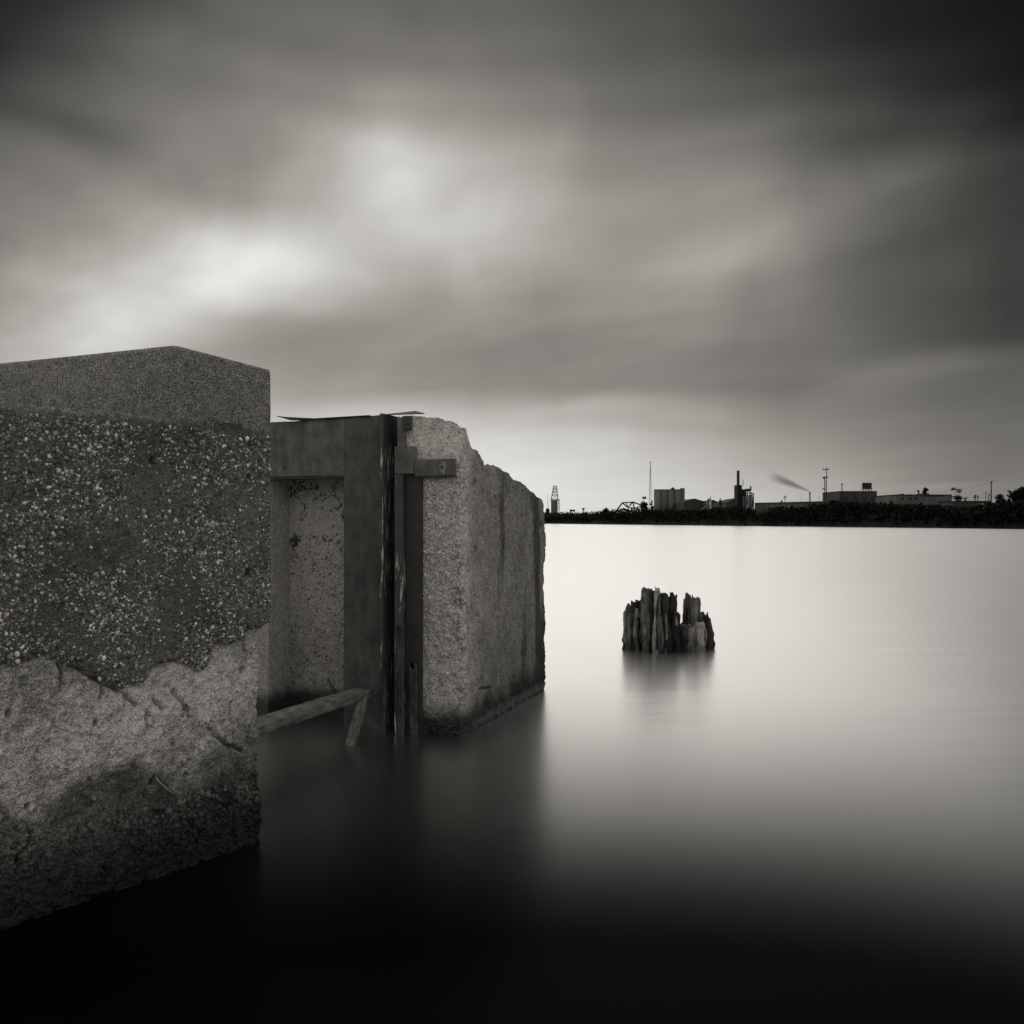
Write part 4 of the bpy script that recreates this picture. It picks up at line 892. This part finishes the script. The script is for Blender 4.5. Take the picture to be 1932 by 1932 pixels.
def tree(label, x, ytop, wpx, back_=20, kind='round', seed=1, ybase=962, group=None, name='tree', n=700):
    Y = D(x, back_); base = at(x, 984, Y); zt = zat(ytop, Y); wd = wpx / FPX * Y; z0 = 2.4; h = zt - z0
    t_ = thing(name, label, 'tree', (base.x, base.y, z0), 0, group)
    r_ = random.Random(seed); cs, rs = [], []
    mb = MB(); top = Vector((base.x, base.y, z0 + h * (0.75 if kind != 'sparse' else 0.85)))
    b_ = Vector((base.x, base.y, z0 - 0.3)); tr = 0.014 * h + 0.08
    mb.bar(b_, b_.lerp(top, 0.5) + Vector((r_.uniform(-.02, .02) * h, 0, 0)), tr, 7, tr * 0.7)
    mb.bar(b_.lerp(top, 0.5) + Vector((0, 0, 0)), top, tr * 0.7, 6, tr * 0.25)
    nb_ = {'round': 9, 'sparse': 7, 'bush': 7}[kind]
    for i in range(nb_):
        f_ = {'round': r_.uniform(0.35, 0.92), 'sparse': r_.uniform(0.55, 0.95), 'bush': r_.uniform(0.2, 0.85)}[kind]
        an = r_.uniform(0, 6.28); ro = wd * 0.5 * r_.uniform(0.2, 0.72) * (1 - 0.45 * max(0, f_ - 0.6) / 0.4)
        c = Vector((base.x + ro * math.cos(an) * 1.0, base.y + ro * math.sin(an), z0 + h * f_)); s0 = b_.lerp(top, max(0.3, f_ - 0.22))
        mb.bar(s0, c, tr * 0.38, 5, tr * 0.12)
        k = {'round': 0.27, 'sparse': 0.17, 'bush': 0.3}[kind] * wd * r_.uniform(0.75, 1.15)
        cs.append((c.x, c.y, min(c.z, zt - k * 0.7))); rs.append((k, k, k * 0.75))
    mb.build('trunk', M_BARK, t_, loc=None).matrix_parent_inverse = Matrix.Translation(-Vector(t_.location))
    if kind != 'sparse': cs.append((base.x, base.y, zt - 0.17 * wd)); rs.append((wd * 0.2, wd * 0.2, wd * 0.16))
    f = foliage('crown', cs, rs, n, max(wd * 0.06, Y / 901 * 0.85), t_, seed); f.matrix_parent_inverse = Matrix.Translation(-Vector(t_.location))
    return t_
# undergrowth along the bank, one unbroken black mass
cs, rs = [], []
r_ = random.Random(3)
for x in np.arange(760, 2500, 1.6):
    if ywl(x) - HZ < 0.9: continue
    Y0 = shore(x)
    for k in range(3):
        q = r_.uniform(1, 14); Y = Y0 + q * 1.2; yt = np.interp(x, *zip(*vp)); zt = max(zat(yt, Y), 2.6)
        sc_ = 1.6 / FPX * Y0
        hh = zt * r_.choice([1.0, 0.97, 0.93, 0.75, 0.55]); p = at(x + r_.uniform(-1, 1), 984, Y)
        rad_ = r_.uniform(0.9, 1.7)
        cs.append((p.x, p.y, max(0.5, hh - rad_ * 0.8))); rs.append((rad_ * 1.5, rad_ * 1.5, rad_))
        cs.append((p.x, p.y, max(0.4, hh * 0.45))); rs.append((rad_ * 1.6, rad_ * 1.6, max(0.5, hh * 0.45)))
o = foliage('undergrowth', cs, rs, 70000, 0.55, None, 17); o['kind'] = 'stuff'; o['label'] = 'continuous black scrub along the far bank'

def base_of(x, back_=28.0): Y = D(x, back_); p = at(x, 984, Y); return Vector((p.x, p.y, 2.5)), Y
def fbox(mb, x0, x1, y0, y1, Y, dep, zfloor=None):
    """upright block facing us between image columns, from its top to its foot"""
    p0, p1 = at(x0, y0, Y), at(x1, y0, Y); z0 = zat(y1, Y) if zfloor is None else zfloor
    c = ((p0.x + p1.x) / 2, Y + dep / 2, (p0.z + z0) / 2); return mb.box(c, (abs(p1.x - p0.x), dep, p0.z - z0))
def fix(o_, t_): o_.matrix_parent_inverse = Matrix.Translation(-Vector(t_.location)); return o_
def FT(name, label, cat, x, back_=28.0, group=None):
    b_, Y = base_of(x, back_); return thing(name, label, cat, b_, 0, group), Y

# 1 derrick
t_, Y = FT('derrick_tower', 'pale lattice drilling derrick tower at left end of far shore', 'tower', 1046, 60)
fix(fbox(MB(), 1040, 1052, 944, 0, Y, 4.5, 2.3).build('base_block', M_GREYB, t_), t_)
mb = MB(); lv = [(943, 1040, 1053), (934, 1041.6, 1052), (928, 1042.8, 1051.5), (922.5, 1043.6, 1051), (917, 1044.2, 1050.6)]
for k, (y, xa, xb) in enumerate(lv):
    wA, wB = at(xa, y, Y), at(xb, y, Y); dpt = (wB.x - wA.x)
    cs4 = [wA, wB, wB + Vector((0, dpt, 0)), wA + Vector((0, dpt, 0))]
    for i in range(4): mb.bar(cs4[i], cs4[(i + 1) % 4], 0.22, 5)
    if k:
        for i in range(4): mb.bar(pv4[i], cs4[i], 0.24, 5); mb.bar(pv4[i], cs4[(i + 1) % 4], 0.15, 4)
    pv4 = cs4
fix(mb.build('lattice', M_MIDB, t_), t_)
mb = MB()
for y in (945, 949, 953, 957, 961): fbox(mb, 1052.6, 1056, y, y + 0.8, Y, 3)
for x in (1053.2, 1055.6): mb.bar(at(x, 943, Y), Vector((at(x, 984, Y).x, Y, 2.3)), 0.16, 5)
fbox(mb, 1038.6, 1056, 942, 943.4, Y, 4.6)
fix(mb.build('stair_frame', M_MIDB, t_), t_)
t_, Y = FT('crane_boom', 'hair-thin leaning pale crane boom beside the derrick', 'crane', 1034, 55)
fix(MB().bar(at(1034.5, 962, Y), at(1032.6, 931, Y), 0.2, 5, 0.08).build('boom', M_MIDB, t_), t_)
mb = MB(); fbox(mb, 1030, 1037, 960.5, 0, Y, 3, 2.3); fbox(mb, 1031.5, 1035, 958.5, 961, Y, 2); fix(mb.build('cab', M_DARKB, t_), t_)
# 2 small cabins
t_, Y = FT('raised_cabin', 'small dark box cabin on stilts on the low left bank', 'cabin', 1080, 30)
fix(fbox(MB(), 1075, 1085, 961.5, 965, Y, 3).build('cabin', M_DARKB, t_), t_)
[fix(MB().bar(at(x, 964.8, Y + d), Vector((at(x, 0, Y).x, Y + d, 2.2)), 0.25, 5).build('stilt', M_DARKB, t_), t_) for x in (1076, 1084) for d in (0.4, 2.6)]
t_, Y = FT('lookout_post', 'tiny top-heavy lookout post right of the stilted cabin', 'post', 1101, 30)
fix(fbox(MB(), 1098.5, 1103.4, 958.5, 961.5, Y, 2).build('cabin', M_DARKB, t_), t_); fix(MB().bar(at(1100.4, 961, Y + 1), Vector((at(1100.4, 0, Y).x, Y + 1, 2.2)), 0.4, 6).build('mast', M_DARKB, t_), t_)
# 4 truss boom
t_, Y = FT('truss_boom', 'bent steel truss boom with sloping legs left of the bushy tree', 'boom', 1190, 22)
def zz1(X, Yy): return at(1004.6 + X * 0.16, 834.6 + Yy * 0.16, Y)
mb = MB()
for a, b_, r in (((985, 815), (1065, 712), .32), ((1065, 712), (1190, 703), .3), ((1190, 703), (1295, 742), .3), ((1065, 712), (1130, 768), .26), ((1130, 768), (1190, 703), .2), ((1190, 703), (1205, 780), .2), ((1130, 768), (1250, 775), .24), ((1205, 780), (1295, 742), .2), ((1110, 708), (1130, 768), .14), ((1160, 705), (1165, 740), .14)):
    for dpt in (0, 2.5): mb.bar(zz1(*a) + Vector((0, dpt, 0)), zz1(*b_) + Vector((0, dpt, 0)), r, 5)
for q in ((1065, 712), (1190, 703), (1130, 768), (1295, 742), (1250, 775)): mb.bar(zz1(*q), zz1(*q) + Vector((0, 2.5, 0)), 0.2, 5)
fix(mb.build('truss', M_DARKB, t_), t_)
for q in ((985, 815), (1250, 775), (1295, 742)): p = zz1(*q); fix(MB().bar(p, (p.x, p.y + 1, 2.2), 0.3, 5).build('leg', M_DARKB, t_), t_)
# trees at left
tree('low round bush on the bank left of the truss boom', 1144, 957.5, 15, 10, 'bush', 4, n=400, name='bush')
tree('loose bushy tree between truss boom and silos', 1215.5, 936.0, 20, 22, 'bush', 6, n=620)
tree('small tree tucked against the silo wall', 1230, 944.5, 10, 20, 'bush', 8, n=260)
# 6 guyed mast
t_, Y = FT('radio_mast', 'tall needle-thin tapering lattice radio mast left of silos', 'mast', 1227.5, 70)
mb = MB(); apex = at(1227, 873, Y)
feet = [Vector((at(x, 0, Y).x, Y + d, 2.3)) for x, d in ((1223.5, 0), (1232, 0), (1227.7, 3))]
for f_ in feet: mb.bar(f_, apex, 0.10, 5)
for k in np.linspace(0.08, 0.95, 16):
    q = [f_.lerp(apex, k) for f_ in feet]
    for i in range(3): mb.bar(q[i], q[(i + 1) % 3], 0.05, 4)
mb.bar(apex, apex + Vector((0, 0, 0.6)), 0.35, 6)
fix(mb.build('lattice', M_MIDB, t_), t_)
# 7 silos
t_, Y = FT('silo_block', 'four grey concrete grain silos joined in a row', 'silos', 1263, 30)
xs_ = np.linspace(1235, 1286, 5)
for i in range(4):
    c = at((xs_[i] + xs_[i + 1]) / 2, 924.5, Y); r = (xs_[i + 1] - xs_[i]) / 2 / FPX * Y * 1.03
    mb = MB(); mb.bar((c.x, Y + r, 2.2), (c.x, Y + r, c.z), r, 28); mb.bar((c.x, Y + r, c.z), (c.x, Y + r, c.z + 0.35), r * 1.03, 28); o = fix(mb.build('silo', M_SILO, t_, True), t_)
mb = MB(); fbox(mb, 1285.8, 1292, 920.8, 0, Y + 1.5, 4, 2.2); fix(mb.build('stair_tower', M_SILO, t_), t_)
mb = MB(); fbox(mb, 1267, 1273, 920.5, 924, Y + 2, 2); fbox(mb, 1269, 1270.5, 918.5, 921, Y + 2.4, .6); fbox(mb, 1239, 1286, 923.3, 924, Y + 2.5, 2); fix(mb.build('head_house', M_DARKB, t_), t_)
for x in (1242, 1250, 1258, 1263, 1278, 1282): fix(MB().bar(at(x, 924.5, Y + 1), at(x, 922.6, Y + 1), 0.12, 5).build('vent_pipe', M_DARKB, t_), t_)

# 8 gabled sheds
def gable(name, label, pts, yb, matw, back_, dep, grp=None):
    xm = (pts[0][0] + pts[-1][0]) / 2; t_, Y = FT(name, label, 'shed', xm, back_, grp)
    poly = [at(x, y, Y) for x, y in pts]; poly = [Vector((poly[0].x, Y, 2.2))] + poly + [Vector((poly[-1].x, Y, 2.2))]
    fix(MB().prism(poly, (0, dep, 0)).build('wall', matw, t_), t_)
    mb = MB()
    for (xa, ya), (xb, yb_) in zip(pts[:-1], pts[1:]):
        A, B = at(xa, ya, Y), at(xb, yb_, Y); A.y -= 0.4; B.y -= 0.4; up = Vector((0, 0, 0.25)); mb.prism([A + Vector((0, 0, .02)), B + Vector((0, 0, .02)), B + up, A + up], (0, dep + 0.8, 0))
    fix(mb.build('roof', M_MIDB, t_), t_); return t_, Y
gable('gabled_shed', 'wide low gabled grey shed right of the silos', [(1289, 948), (1309.7, 941.5), (1338, 949.5)], 0, M_MIDB, 40, 30)
gable('gabled_shed', 'smaller gabled shed directly left of the chimney stack', [(1371, 949), (1380, 944), (1396, 940)], 0, M_MIDB, 34, 20)
gable('gabled_shed', 'low gable roof peeping between the pale hopper and small shed', [(1336, 951), (1345, 944), (1362, 951)], 0, M_MIDB, 48, 18)
# 9 batching plant
t_, Y = FT('batching_plant', 'pale cement hopper tower and squat tank with sloping conveyor', 'plant', 1345, 18)
c = at(1340.5, 939, Y); mb = MB(); r = 2.4 / FPX * Y; mb.bar((c.x, Y + r, 2.2), (c.x, Y + r, c.z - 1), r, 14); mb.bar((c.x, Y + r, c.z - 1), (c.x, Y + r, c.z), r * 0.9, 14, r * 0.3); fix(mb.build('hopper_tower', M_PALEB, t_, True), t_)
c = at(1349.5, 950.5, Y); r = 3.6 / FPX * Y; mb = MB(); mb.bar((c.x, Y + r, 2.2), (c.x, Y + r, c.z), r, 14); mb.bar((c.x, Y + r, c.z), (c.x, Y + r, c.z + .4), r, 14, r * .4); fix(mb.build('tank', M_GREYB, t_, True), t_)
mb = MB(); mb.bar(at(1322, 963, Y), at(1338, 953, Y), 0.35, 6); mb.bar(at(1322, 962, Y + 1.2), at(1338, 952, Y + 1.2), 0.35, 6); fix(mb.build('conveyor', M_GREYB, t_), t_)
mb = MB(); fbox(mb, 1335, 1347, 945, 946, Y + 0.5, 3); fbox(mb, 1336, 1338, 941, 946, Y, 1.2); fix(mb.build('gantry', M_DARKB, t_), t_); fix(MB().bar(at(1341, 939.5, Y + .5), at(1341, 936.5, Y + .5), .15, 5).build('vent_pipe', M_DARKB, t_), t_)
t_, Y = FT('headframe', 'small black stepped tower between the hopper and the chimney', 'tower', 1360, 20)
mb = MB(); fbox(mb, 1358, 1361.5, 943.5, 0, Y, 2, 2.2); fbox(mb, 1356.5, 1363, 949.5, 950.4, Y, 2.2); mb.bar(at(1359.5, 943.5, Y + .6), at(1359.5, 940, Y + .6), .1, 5); mb.bar(at(1357.5, 941.5, Y + .6), at(1362, 941.5, Y + .6), .1, 5); fix(mb.build('tower', M_DARKB, t_), t_)
mb = MB(); mb.bar(at(1361, 951, Y), at(1366, 949, Y), .18, 5); mb.bar(at(1366, 949, Y), at(1373, 948, Y), .18, 5); fix(mb.build('pipe', M_DARKB, t_), t_)
# 10 chimney plant
t_, Y = FT('chimney_plant', 'black power plant with one thick tall chimney and pipework tower', 'plant', 1405, 24)
c = at(1394.5, 887.5, Y); r = 2.7 / FPX * Y; mb = MB(); mb.bar((c.x, Y + 1.5, 2.2), (c.x, Y + 1.5, c.z), r * 1.05, 18, r); fix(mb.build('chimney', M_DARKB, t_, True), t_)
fix(fbox(MB(), 1391, 1400, 915, 0, Y - 0.5, 5, 2.2).build('boiler_house', M_BARK, t_), t_)
fix(fbox(MB(), 1400.3, 1408, 923, 0, Y, 4.5, 2.2).build('side_house', M_BARK, t_), t_)
for x, yt, rr_ in ((1403, 937, 1.4), (1407, 938, 1.5), (1413, 934, 1.7), (1417.6, 933, 1.6)):
    c = at(x, yt, Y - 1.2); r = rr_ / FPX * Y; fix(MB().bar((c.x, Y - 1.2, 2.2), (c.x, Y - 1.2, c.z), r, 12).build('vessel', M_GREYB, t_, True), t_)
mb = MB(); fbox(mb, 1409.5, 1417.5, 922, 926.5, Y, 3)
for x in (1410, 1415, 1418.5, 1421.5):
    mb.bar(Vector((at(x, 0, Y).x, Y, 2.2)), at(x, 926 + (x - 1410) * 0.4, Y), 0.2, 5); mb.bar(Vector((at(x, 0, Y).x, Y + 3, 2.2)), at(x, 926 + (x - 1410) * 0.4, Y + 3), 0.2, 5)
for y in (930, 935, 941, 948, 955): fbox(mb, 1409, 1422.3, y, y + 0.7, Y, 3.2)
for y0, y1, x0, x1 in ((926, 930, 1410, 1418), (935, 941, 1410, 1421), (941, 948, 1421, 1410), (948, 955, 1410, 1421)): mb.bar(at(x0, y0, Y), at(x1, y1, Y), .14, 4)
fbox(mb, 1416, 1417.8, 917.5, 923, Y + 1, 1)
fix(mb.build('pipe_frame', M_DARKB, t_), t_)
fix(MB().bar(at(1402, 915.5, Y + 1), at(1402, 904, Y + 1), .12, 5).build('lightning_rod', M_DARKB, t_), t_)
# 11 long shed
t_, Y = FT('long_shed', 'very long low grey shed behind black scrub, midway along shore', 'shed', 1490, 40)
p0, p1 = at(1424, 950, Y + 18), at(1560, 947, Y - 10)
e0, e1 = Vector((p0.x, p0.y, 0)), Vector((p1.x, p1.y, 0)); nrm_ = Vector((-(e1 - e0).y, (e1 - e0).x, 0)).normalized() * 22
if nrm_.y < 0: nrm_ = -nrm_
mb = MB(); mb.hexa([e0 + Vector((0, 0, 2.2)), e1 + Vector((0, 0, 2.2)), e1 + nrm_ + Vector((0, 0, 2.2)), e0 + nrm_ + Vector((0, 0, 2.2))], [Vector((e0.x, e0.y, p0.z)), Vector((e1.x, e1.y, p1.z)), Vector((e1.x, e1.y, p1.z)) + nrm_, Vector((e0.x, e0.y, p0.z)) + nrm_]); fix(mb.build('wall', M_GREYB, t_), t_)
nf = -nrm_.normalized() * 0.5
mb = MB(); A, B = Vector((e0.x, e0.y, p0.z)) + nf, Vector((e1.x, e1.y, p1.z)) + nf; up = Vector((0, 0, .28)); lo = Vector((0, 0, .03)); mb.hexa([A + lo, B + lo, B + lo + nrm_, A + lo + nrm_], [A + up, B + up, B + up + nrm_ + Vector((0, 0, .6)), A + up + nrm_ + Vector((0, 0, .6))]); fix(mb.build('roof', M_DARKB, t_), t_)
for k in np.linspace(0.06, 0.94, 12):
    p = e0.lerp(e1, k) + nf * 0.16; z1 = p0.z + (p1.z - p0.z) * k - 0.1; fix(MB().box((p.x, p.y, (2.2 + z1) / 2), (0.14, 0.14, z1 - 2.2)).build('wall_rib', M_MIDB, t_), t_)
# poles
def pole(label, x, ytop, arms, back_=22, r=0.16, name='utility_pole', grp='utility poles on the far shore'):
    t_, Y = FT(name, label, 'pole', x, back_, grp); p = at(x, ytop, Y)
    fix(MB().bar((p.x, Y, 2.2), p, r, 7, r * .7).build('mast', M_DARKB, t_), t_)
    for y, hw in arms:
        q = at(x, y, Y); mb = MB(); mb.box((q.x, Y - 0.16, q.z), (2 * hw / FPX * Y, 0.16, 0.18))
        for s in (-0.9, -0.45, 0.45, 0.9): mb.bar((q.x + s * hw / FPX * Y, Y - .16, q.z), (q.x + s * hw / FPX * Y, Y - .16, q.z + .3), .06, 5)
        fix(mb.build('cross_arm', M_DARKB, t_), t_)
    return t_, Y
pole('short twin-armed utility pole behind the long shed roof', 1481, 935, [(937, 2.4), (939.8, 3.2)], 62)
pole('utility pole with tiny arm at the left corner of the billboard building', 1588.6, 913, [(914, 1.6)], 16, .2)
pA = pole('tallest rung-studded utility pole near the right edge', 1870, 909, [(910, 1.7)], 20, .17)
for k in range(12): fix(MB().bar(at(1869.2 if k % 2 else 1868.7, 913 + k * 2.6, pA[1]), at(1871.6, 913 + k * 2.6, pA[1]), .04, 4).build('rung', M_DARKB, pA[0]), pA[0])
pole('thin short pole just left of the tallest pole', 1860, 929, [(930, 0.8)], 24, .1)
pole('stubby pole with box close beside the tallest pole', 1865.5, 932.5, [(934, 1.0)], 21, .13)
pole('little lamp-like pole between the sparse trees and tall pole', 1844.5, 938, [(938.5, 1.6)], 24, .12)
pole('faint thin rod standing on the shed skyline left of the smoke stack', 1511, 935, [], 66, .06)
pole('faint thin rod standing on the shed skyline right of the smoke stack', 1556 - 10, 936, [], 66, .06)
# sagging wire
Yp = pA[1]; a0 = at(1869, 910.5, Yp); a1 = at(1690, 936, D(1690, 60)); pts = [a0.lerp(a1, k) - Vector((0, 0, 3.2 * k * (1 - k))) for k in np.linspace(0, 1, 24)]
o = tube('power_line', pts, .022, .022, M_DARKB, None, 4); tag(o, 'single sagging wire running left from the tallest pole', 'wire')
# 13 stack and smoke
t_, Y = FT('smoke_stack', 'slim lone smoke stack right of the plume, above the long shed', 'chimney', 1528, 34)
p = at(1528, 928.5, Y); mb = MB(); mb.bar((p.x, Y, 2.2), p, .24, 10, .22); mb.bar(p - Vector((0, 0, .5)), p, .3, 10); fix(mb.build('flue', M_DARKB, t_), t_)
end = at(1437, 892, Y); dv = end - p; Ln = dv.length
V = []; n = 20; m_ = 18
for j in range(m_):
    x = Ln * j / (m_ - 1); r = 0.5 + 0.17 * x
    for i in range(n): V.append((x, r * math.cos(2 * math.pi * i / n), r * math.sin(2 * math.pi * i / n)))
F = [(j * n + i, (j + 1) * n + i, (j + 1) * n + (i + 1) % n, j * n + (i + 1) % n) for j in range(m_ - 1) for i in range(n)] + [tuple(range(n)), tuple(range((m_ - 1) * n, m_ * n))[::-1]]
o = mesh_np('smoke_plume', V, F, M_SMOKE, None, True); bm = bmesh.new(); bm.from_mesh(o.data); bmesh.ops.recalc_face_normals(bm, faces=bm.faces); bm.to_mesh(o.data); bm.free(); o.location = p + Vector((0, 0, 0.3)); o.rotation_euler = dv.to_track_quat('X', 'Z').to_euler()
tag(o, 'grey smoke plume blown left and up from the slim stack', 'smoke')
# 14 floodlight mast
t_, Y = FT('floodlight_mast', 'tall twin-post light mast with crossbar head', 'light mast', 1558, 18)
fix(MB().bar((at(1556.2, 0, Y).x, Y, 2.2), at(1556.2, 901, Y), .16, 7).build('post', M_DARKB, t_), t_); fix(MB().bar((at(1559.4, 0, Y).x, Y, 2.2), at(1559.4, 881.5, Y), .17, 7, .1).build('post', M_DARKB, t_), t_)
mb = MB(); fbox(mb, 1552.8, 1564, 885.2, 886.6, Y - .2, .5); mb.bar(at(1553, 885, Y), at(1553, 884, Y), .12, 5); mb.bar(at(1563.8, 885, Y), at(1563.8, 884, Y), .12, 5); fix(mb.build('cross_arm', M_DARKB, t_), t_)
mb = MB(); fbox(mb, 1554.3, 1561.5, 899.6, 901, Y - .4, 1.2); fbox(mb, 1553.6, 1556.5, 900.6, 903, Y - .5, .7); fbox(mb, 1559.5, 1562, 899, 901.4, Y - .5, .7); fix(mb.build('platform', M_DARKB, t_), t_)
mb = MB(); fbox(mb, 1553, 1556, 921.3, 923.6, Y - .4, .6); fix(mb.build('control_box', M_DARKB, t_), t_)
for y in (908, 916, 924, 931, 938): fix(MB().bar(at(1556.2, y, Y), at(1559.4, y, Y), .06, 4).build('tie_bar', M_DARKB, t_), t_)
# 16 building with billboard
t_, Y = FT('flat_warehouse', 'dark flat-roofed warehouse carrying a rooftop billboard', 'building', 1620, 26)
fix(fbox(MB(), 1585, 1654.6, 927.5, 0, Y, 16, 2.2).build('wall', M_MIDB, t_), t_)
fix(fbox(MB(), 1654.7, 1662, 936, 0, Y + 2, 8, 2.2).build('annex', M_DARKB, t_), t_)
fix(fbox(MB(), 1584.6, 1655, 926.4, 927.4, Y - .2, 16.4).build('roof', M_DARKB, t_), t_)
for x in np.arange(1592, 1653, 7.5): fix(fbox(MB(), x, x + 0.9, 928.4, 0, Y - 0.12, 0.11, 2.2).build('pilaster', M_GREYB, t_), t_)
for x0, x1, y0 in ((1587, 1591, 938), (1596, 1599, 937), (1612, 1618, 936.5), (1628, 1634, 937), (1643, 1648, 936)): fix(fbox(MB(), x0, x1, y0, y0 + 7, Y - .1, .09).build('loading_door', M_GLASSD, t_), t_)
t_, Y = FT('billboard', 'dark rectangular billboard on legs above the warehouse roof', 'billboard', 1636, 30)
fix(fbox(MB(), 1627.4, 1644.8, 910.8, 922.4, Y, .4).build('panel', M_DARKB, t_), t_)
mb = MB()
for x in (1629, 1633.5, 1638.5, 1643.5): mb.bar(at(x, 922, Y + .6), at(x, 927, Y + .6), .12, 5); mb.bar(at(x, 915, Y + .6), at(x, 927, Y + 2.5), .08, 5)
fbox(mb, 1625.5, 1647, 922.6, 923.2, Y - .4, 1.2); fix(mb.build('legs', M_DARKB, t_), t_)
t_, Y = FT('plant_hut', 'small dark cube hut between the warehouse and long flat building', 'hut', 1672, 28)
fix(fbox(MB(), 1668, 1677, 936.5, 0, Y, 5, 2.2).build('wall', M_DARKB, t_), t_); fix(fbox(MB(), 1667.6, 1677.4, 935.8, 936.4, Y - .2, 5.4).build('roof', M_BARK, t_), t_)
# 18 long flat building
t_, Y = FT('flat_building', 'long flat grey building with dark window band at right', 'building', 1743, 30)
fix(fbox(MB(), 1690, 1796, 934, 0, Y, 14, 2.2).build('wall', M_GREYB, t_), t_); fix(fbox(MB(), 1689.6, 1796.4, 932.9, 933.9, Y - .3, 14.6).build('roof', M_DARKB, t_), t_)
for x in np.arange(1742, 1781, 4.0): fix(fbox(MB(), x, x + 3.6, 934.6, 936.6, Y - .06, .055).build('window', M_GLASSD, t_), t_)
for x in (1700, 1715, 1727): fix(fbox(MB(), x, x + 4.5, 938, 943, Y - .06, .055).build('window', M_GLASSD, t_), t_)
mb = MB(); fbox(mb, 1702.5, 1705.5, 931.6, 932.8, Y + 3, 2); fbox(mb, 1735, 1738.5, 931.5, 932.8, Y + 3, 2); fix(mb.build('roof_vent', M_DARKB, t_), t_)
# low pale wall and shed pieces at right
t_, Y = FT('low_shed', 'low shed with pale open side near the right-hand poles', 'shed', 1848, 18)
fix(fbox(MB(), 1798, 1866, 946, 0, Y + 3, 8, 2.2).build('wall', M_MIDB, t_), t_); fix(fbox(MB(), 1797, 1867, 945, 945.9, Y + 2.6, 9).build('roof', M_DARKB, t_), t_)
fix(fbox(MB(), 1845, 1858, 949.5, 952.5, Y + 2.9, .09).build('opening', M_PALEB, t_), t_)
# trees on the right
G = 'thin trees on the far shore skyline'
tree('broad loose tree behind the long flat building', 1745, 918, 24, 52, 'sparse', 21, n=330)
tree('small wispy tree left of the broad tree behind flat building', 1732, 923, 12, 54, 'sparse', 22, n=110)
tree('faint little tree at the left end of the flat building roof', 1717, 929, 11, 56, 'sparse', 23, n=70)
tree('spreading wispy tree just right of the long flat building', 1806, 919.5, 30, 34, 'sparse', 24, n=260)
tree('tiny tuft tree right of the spreading wispy tree', 1821, 935, 9, 34, 'sparse', 25, n=90)
tree('slender tuft tree midway to the tall pole', 1839.5, 930, 9, 34, 'sparse', 26, n=80)
tree('tiny wispy tree on the shed skyline right of the chimney', 1473, 943, 10, 66, 'sparse', 27, n=70)
tree('bushy black tree just right of the tallest pole', 1888, 931, 26, 14, 'bush', 28, n=900)
tree('pale wispy bare tree between the two black trees at right', 1906, 920, 16, 30, 'sparse', 29, n=110)
tree('large black tree cut by the right edge', 1930, 918, 44, 10, 'bush', 30, n=1600)
tree('round black bush at the foot of the light mast', 1571, 943, 20, 10, 'bush', 31, n=500, name='bush')
tree('low black bush right of the warehouse annex', 1690 - 8, 945, 14, 12, 'bush', 32, n=350, name='bush')
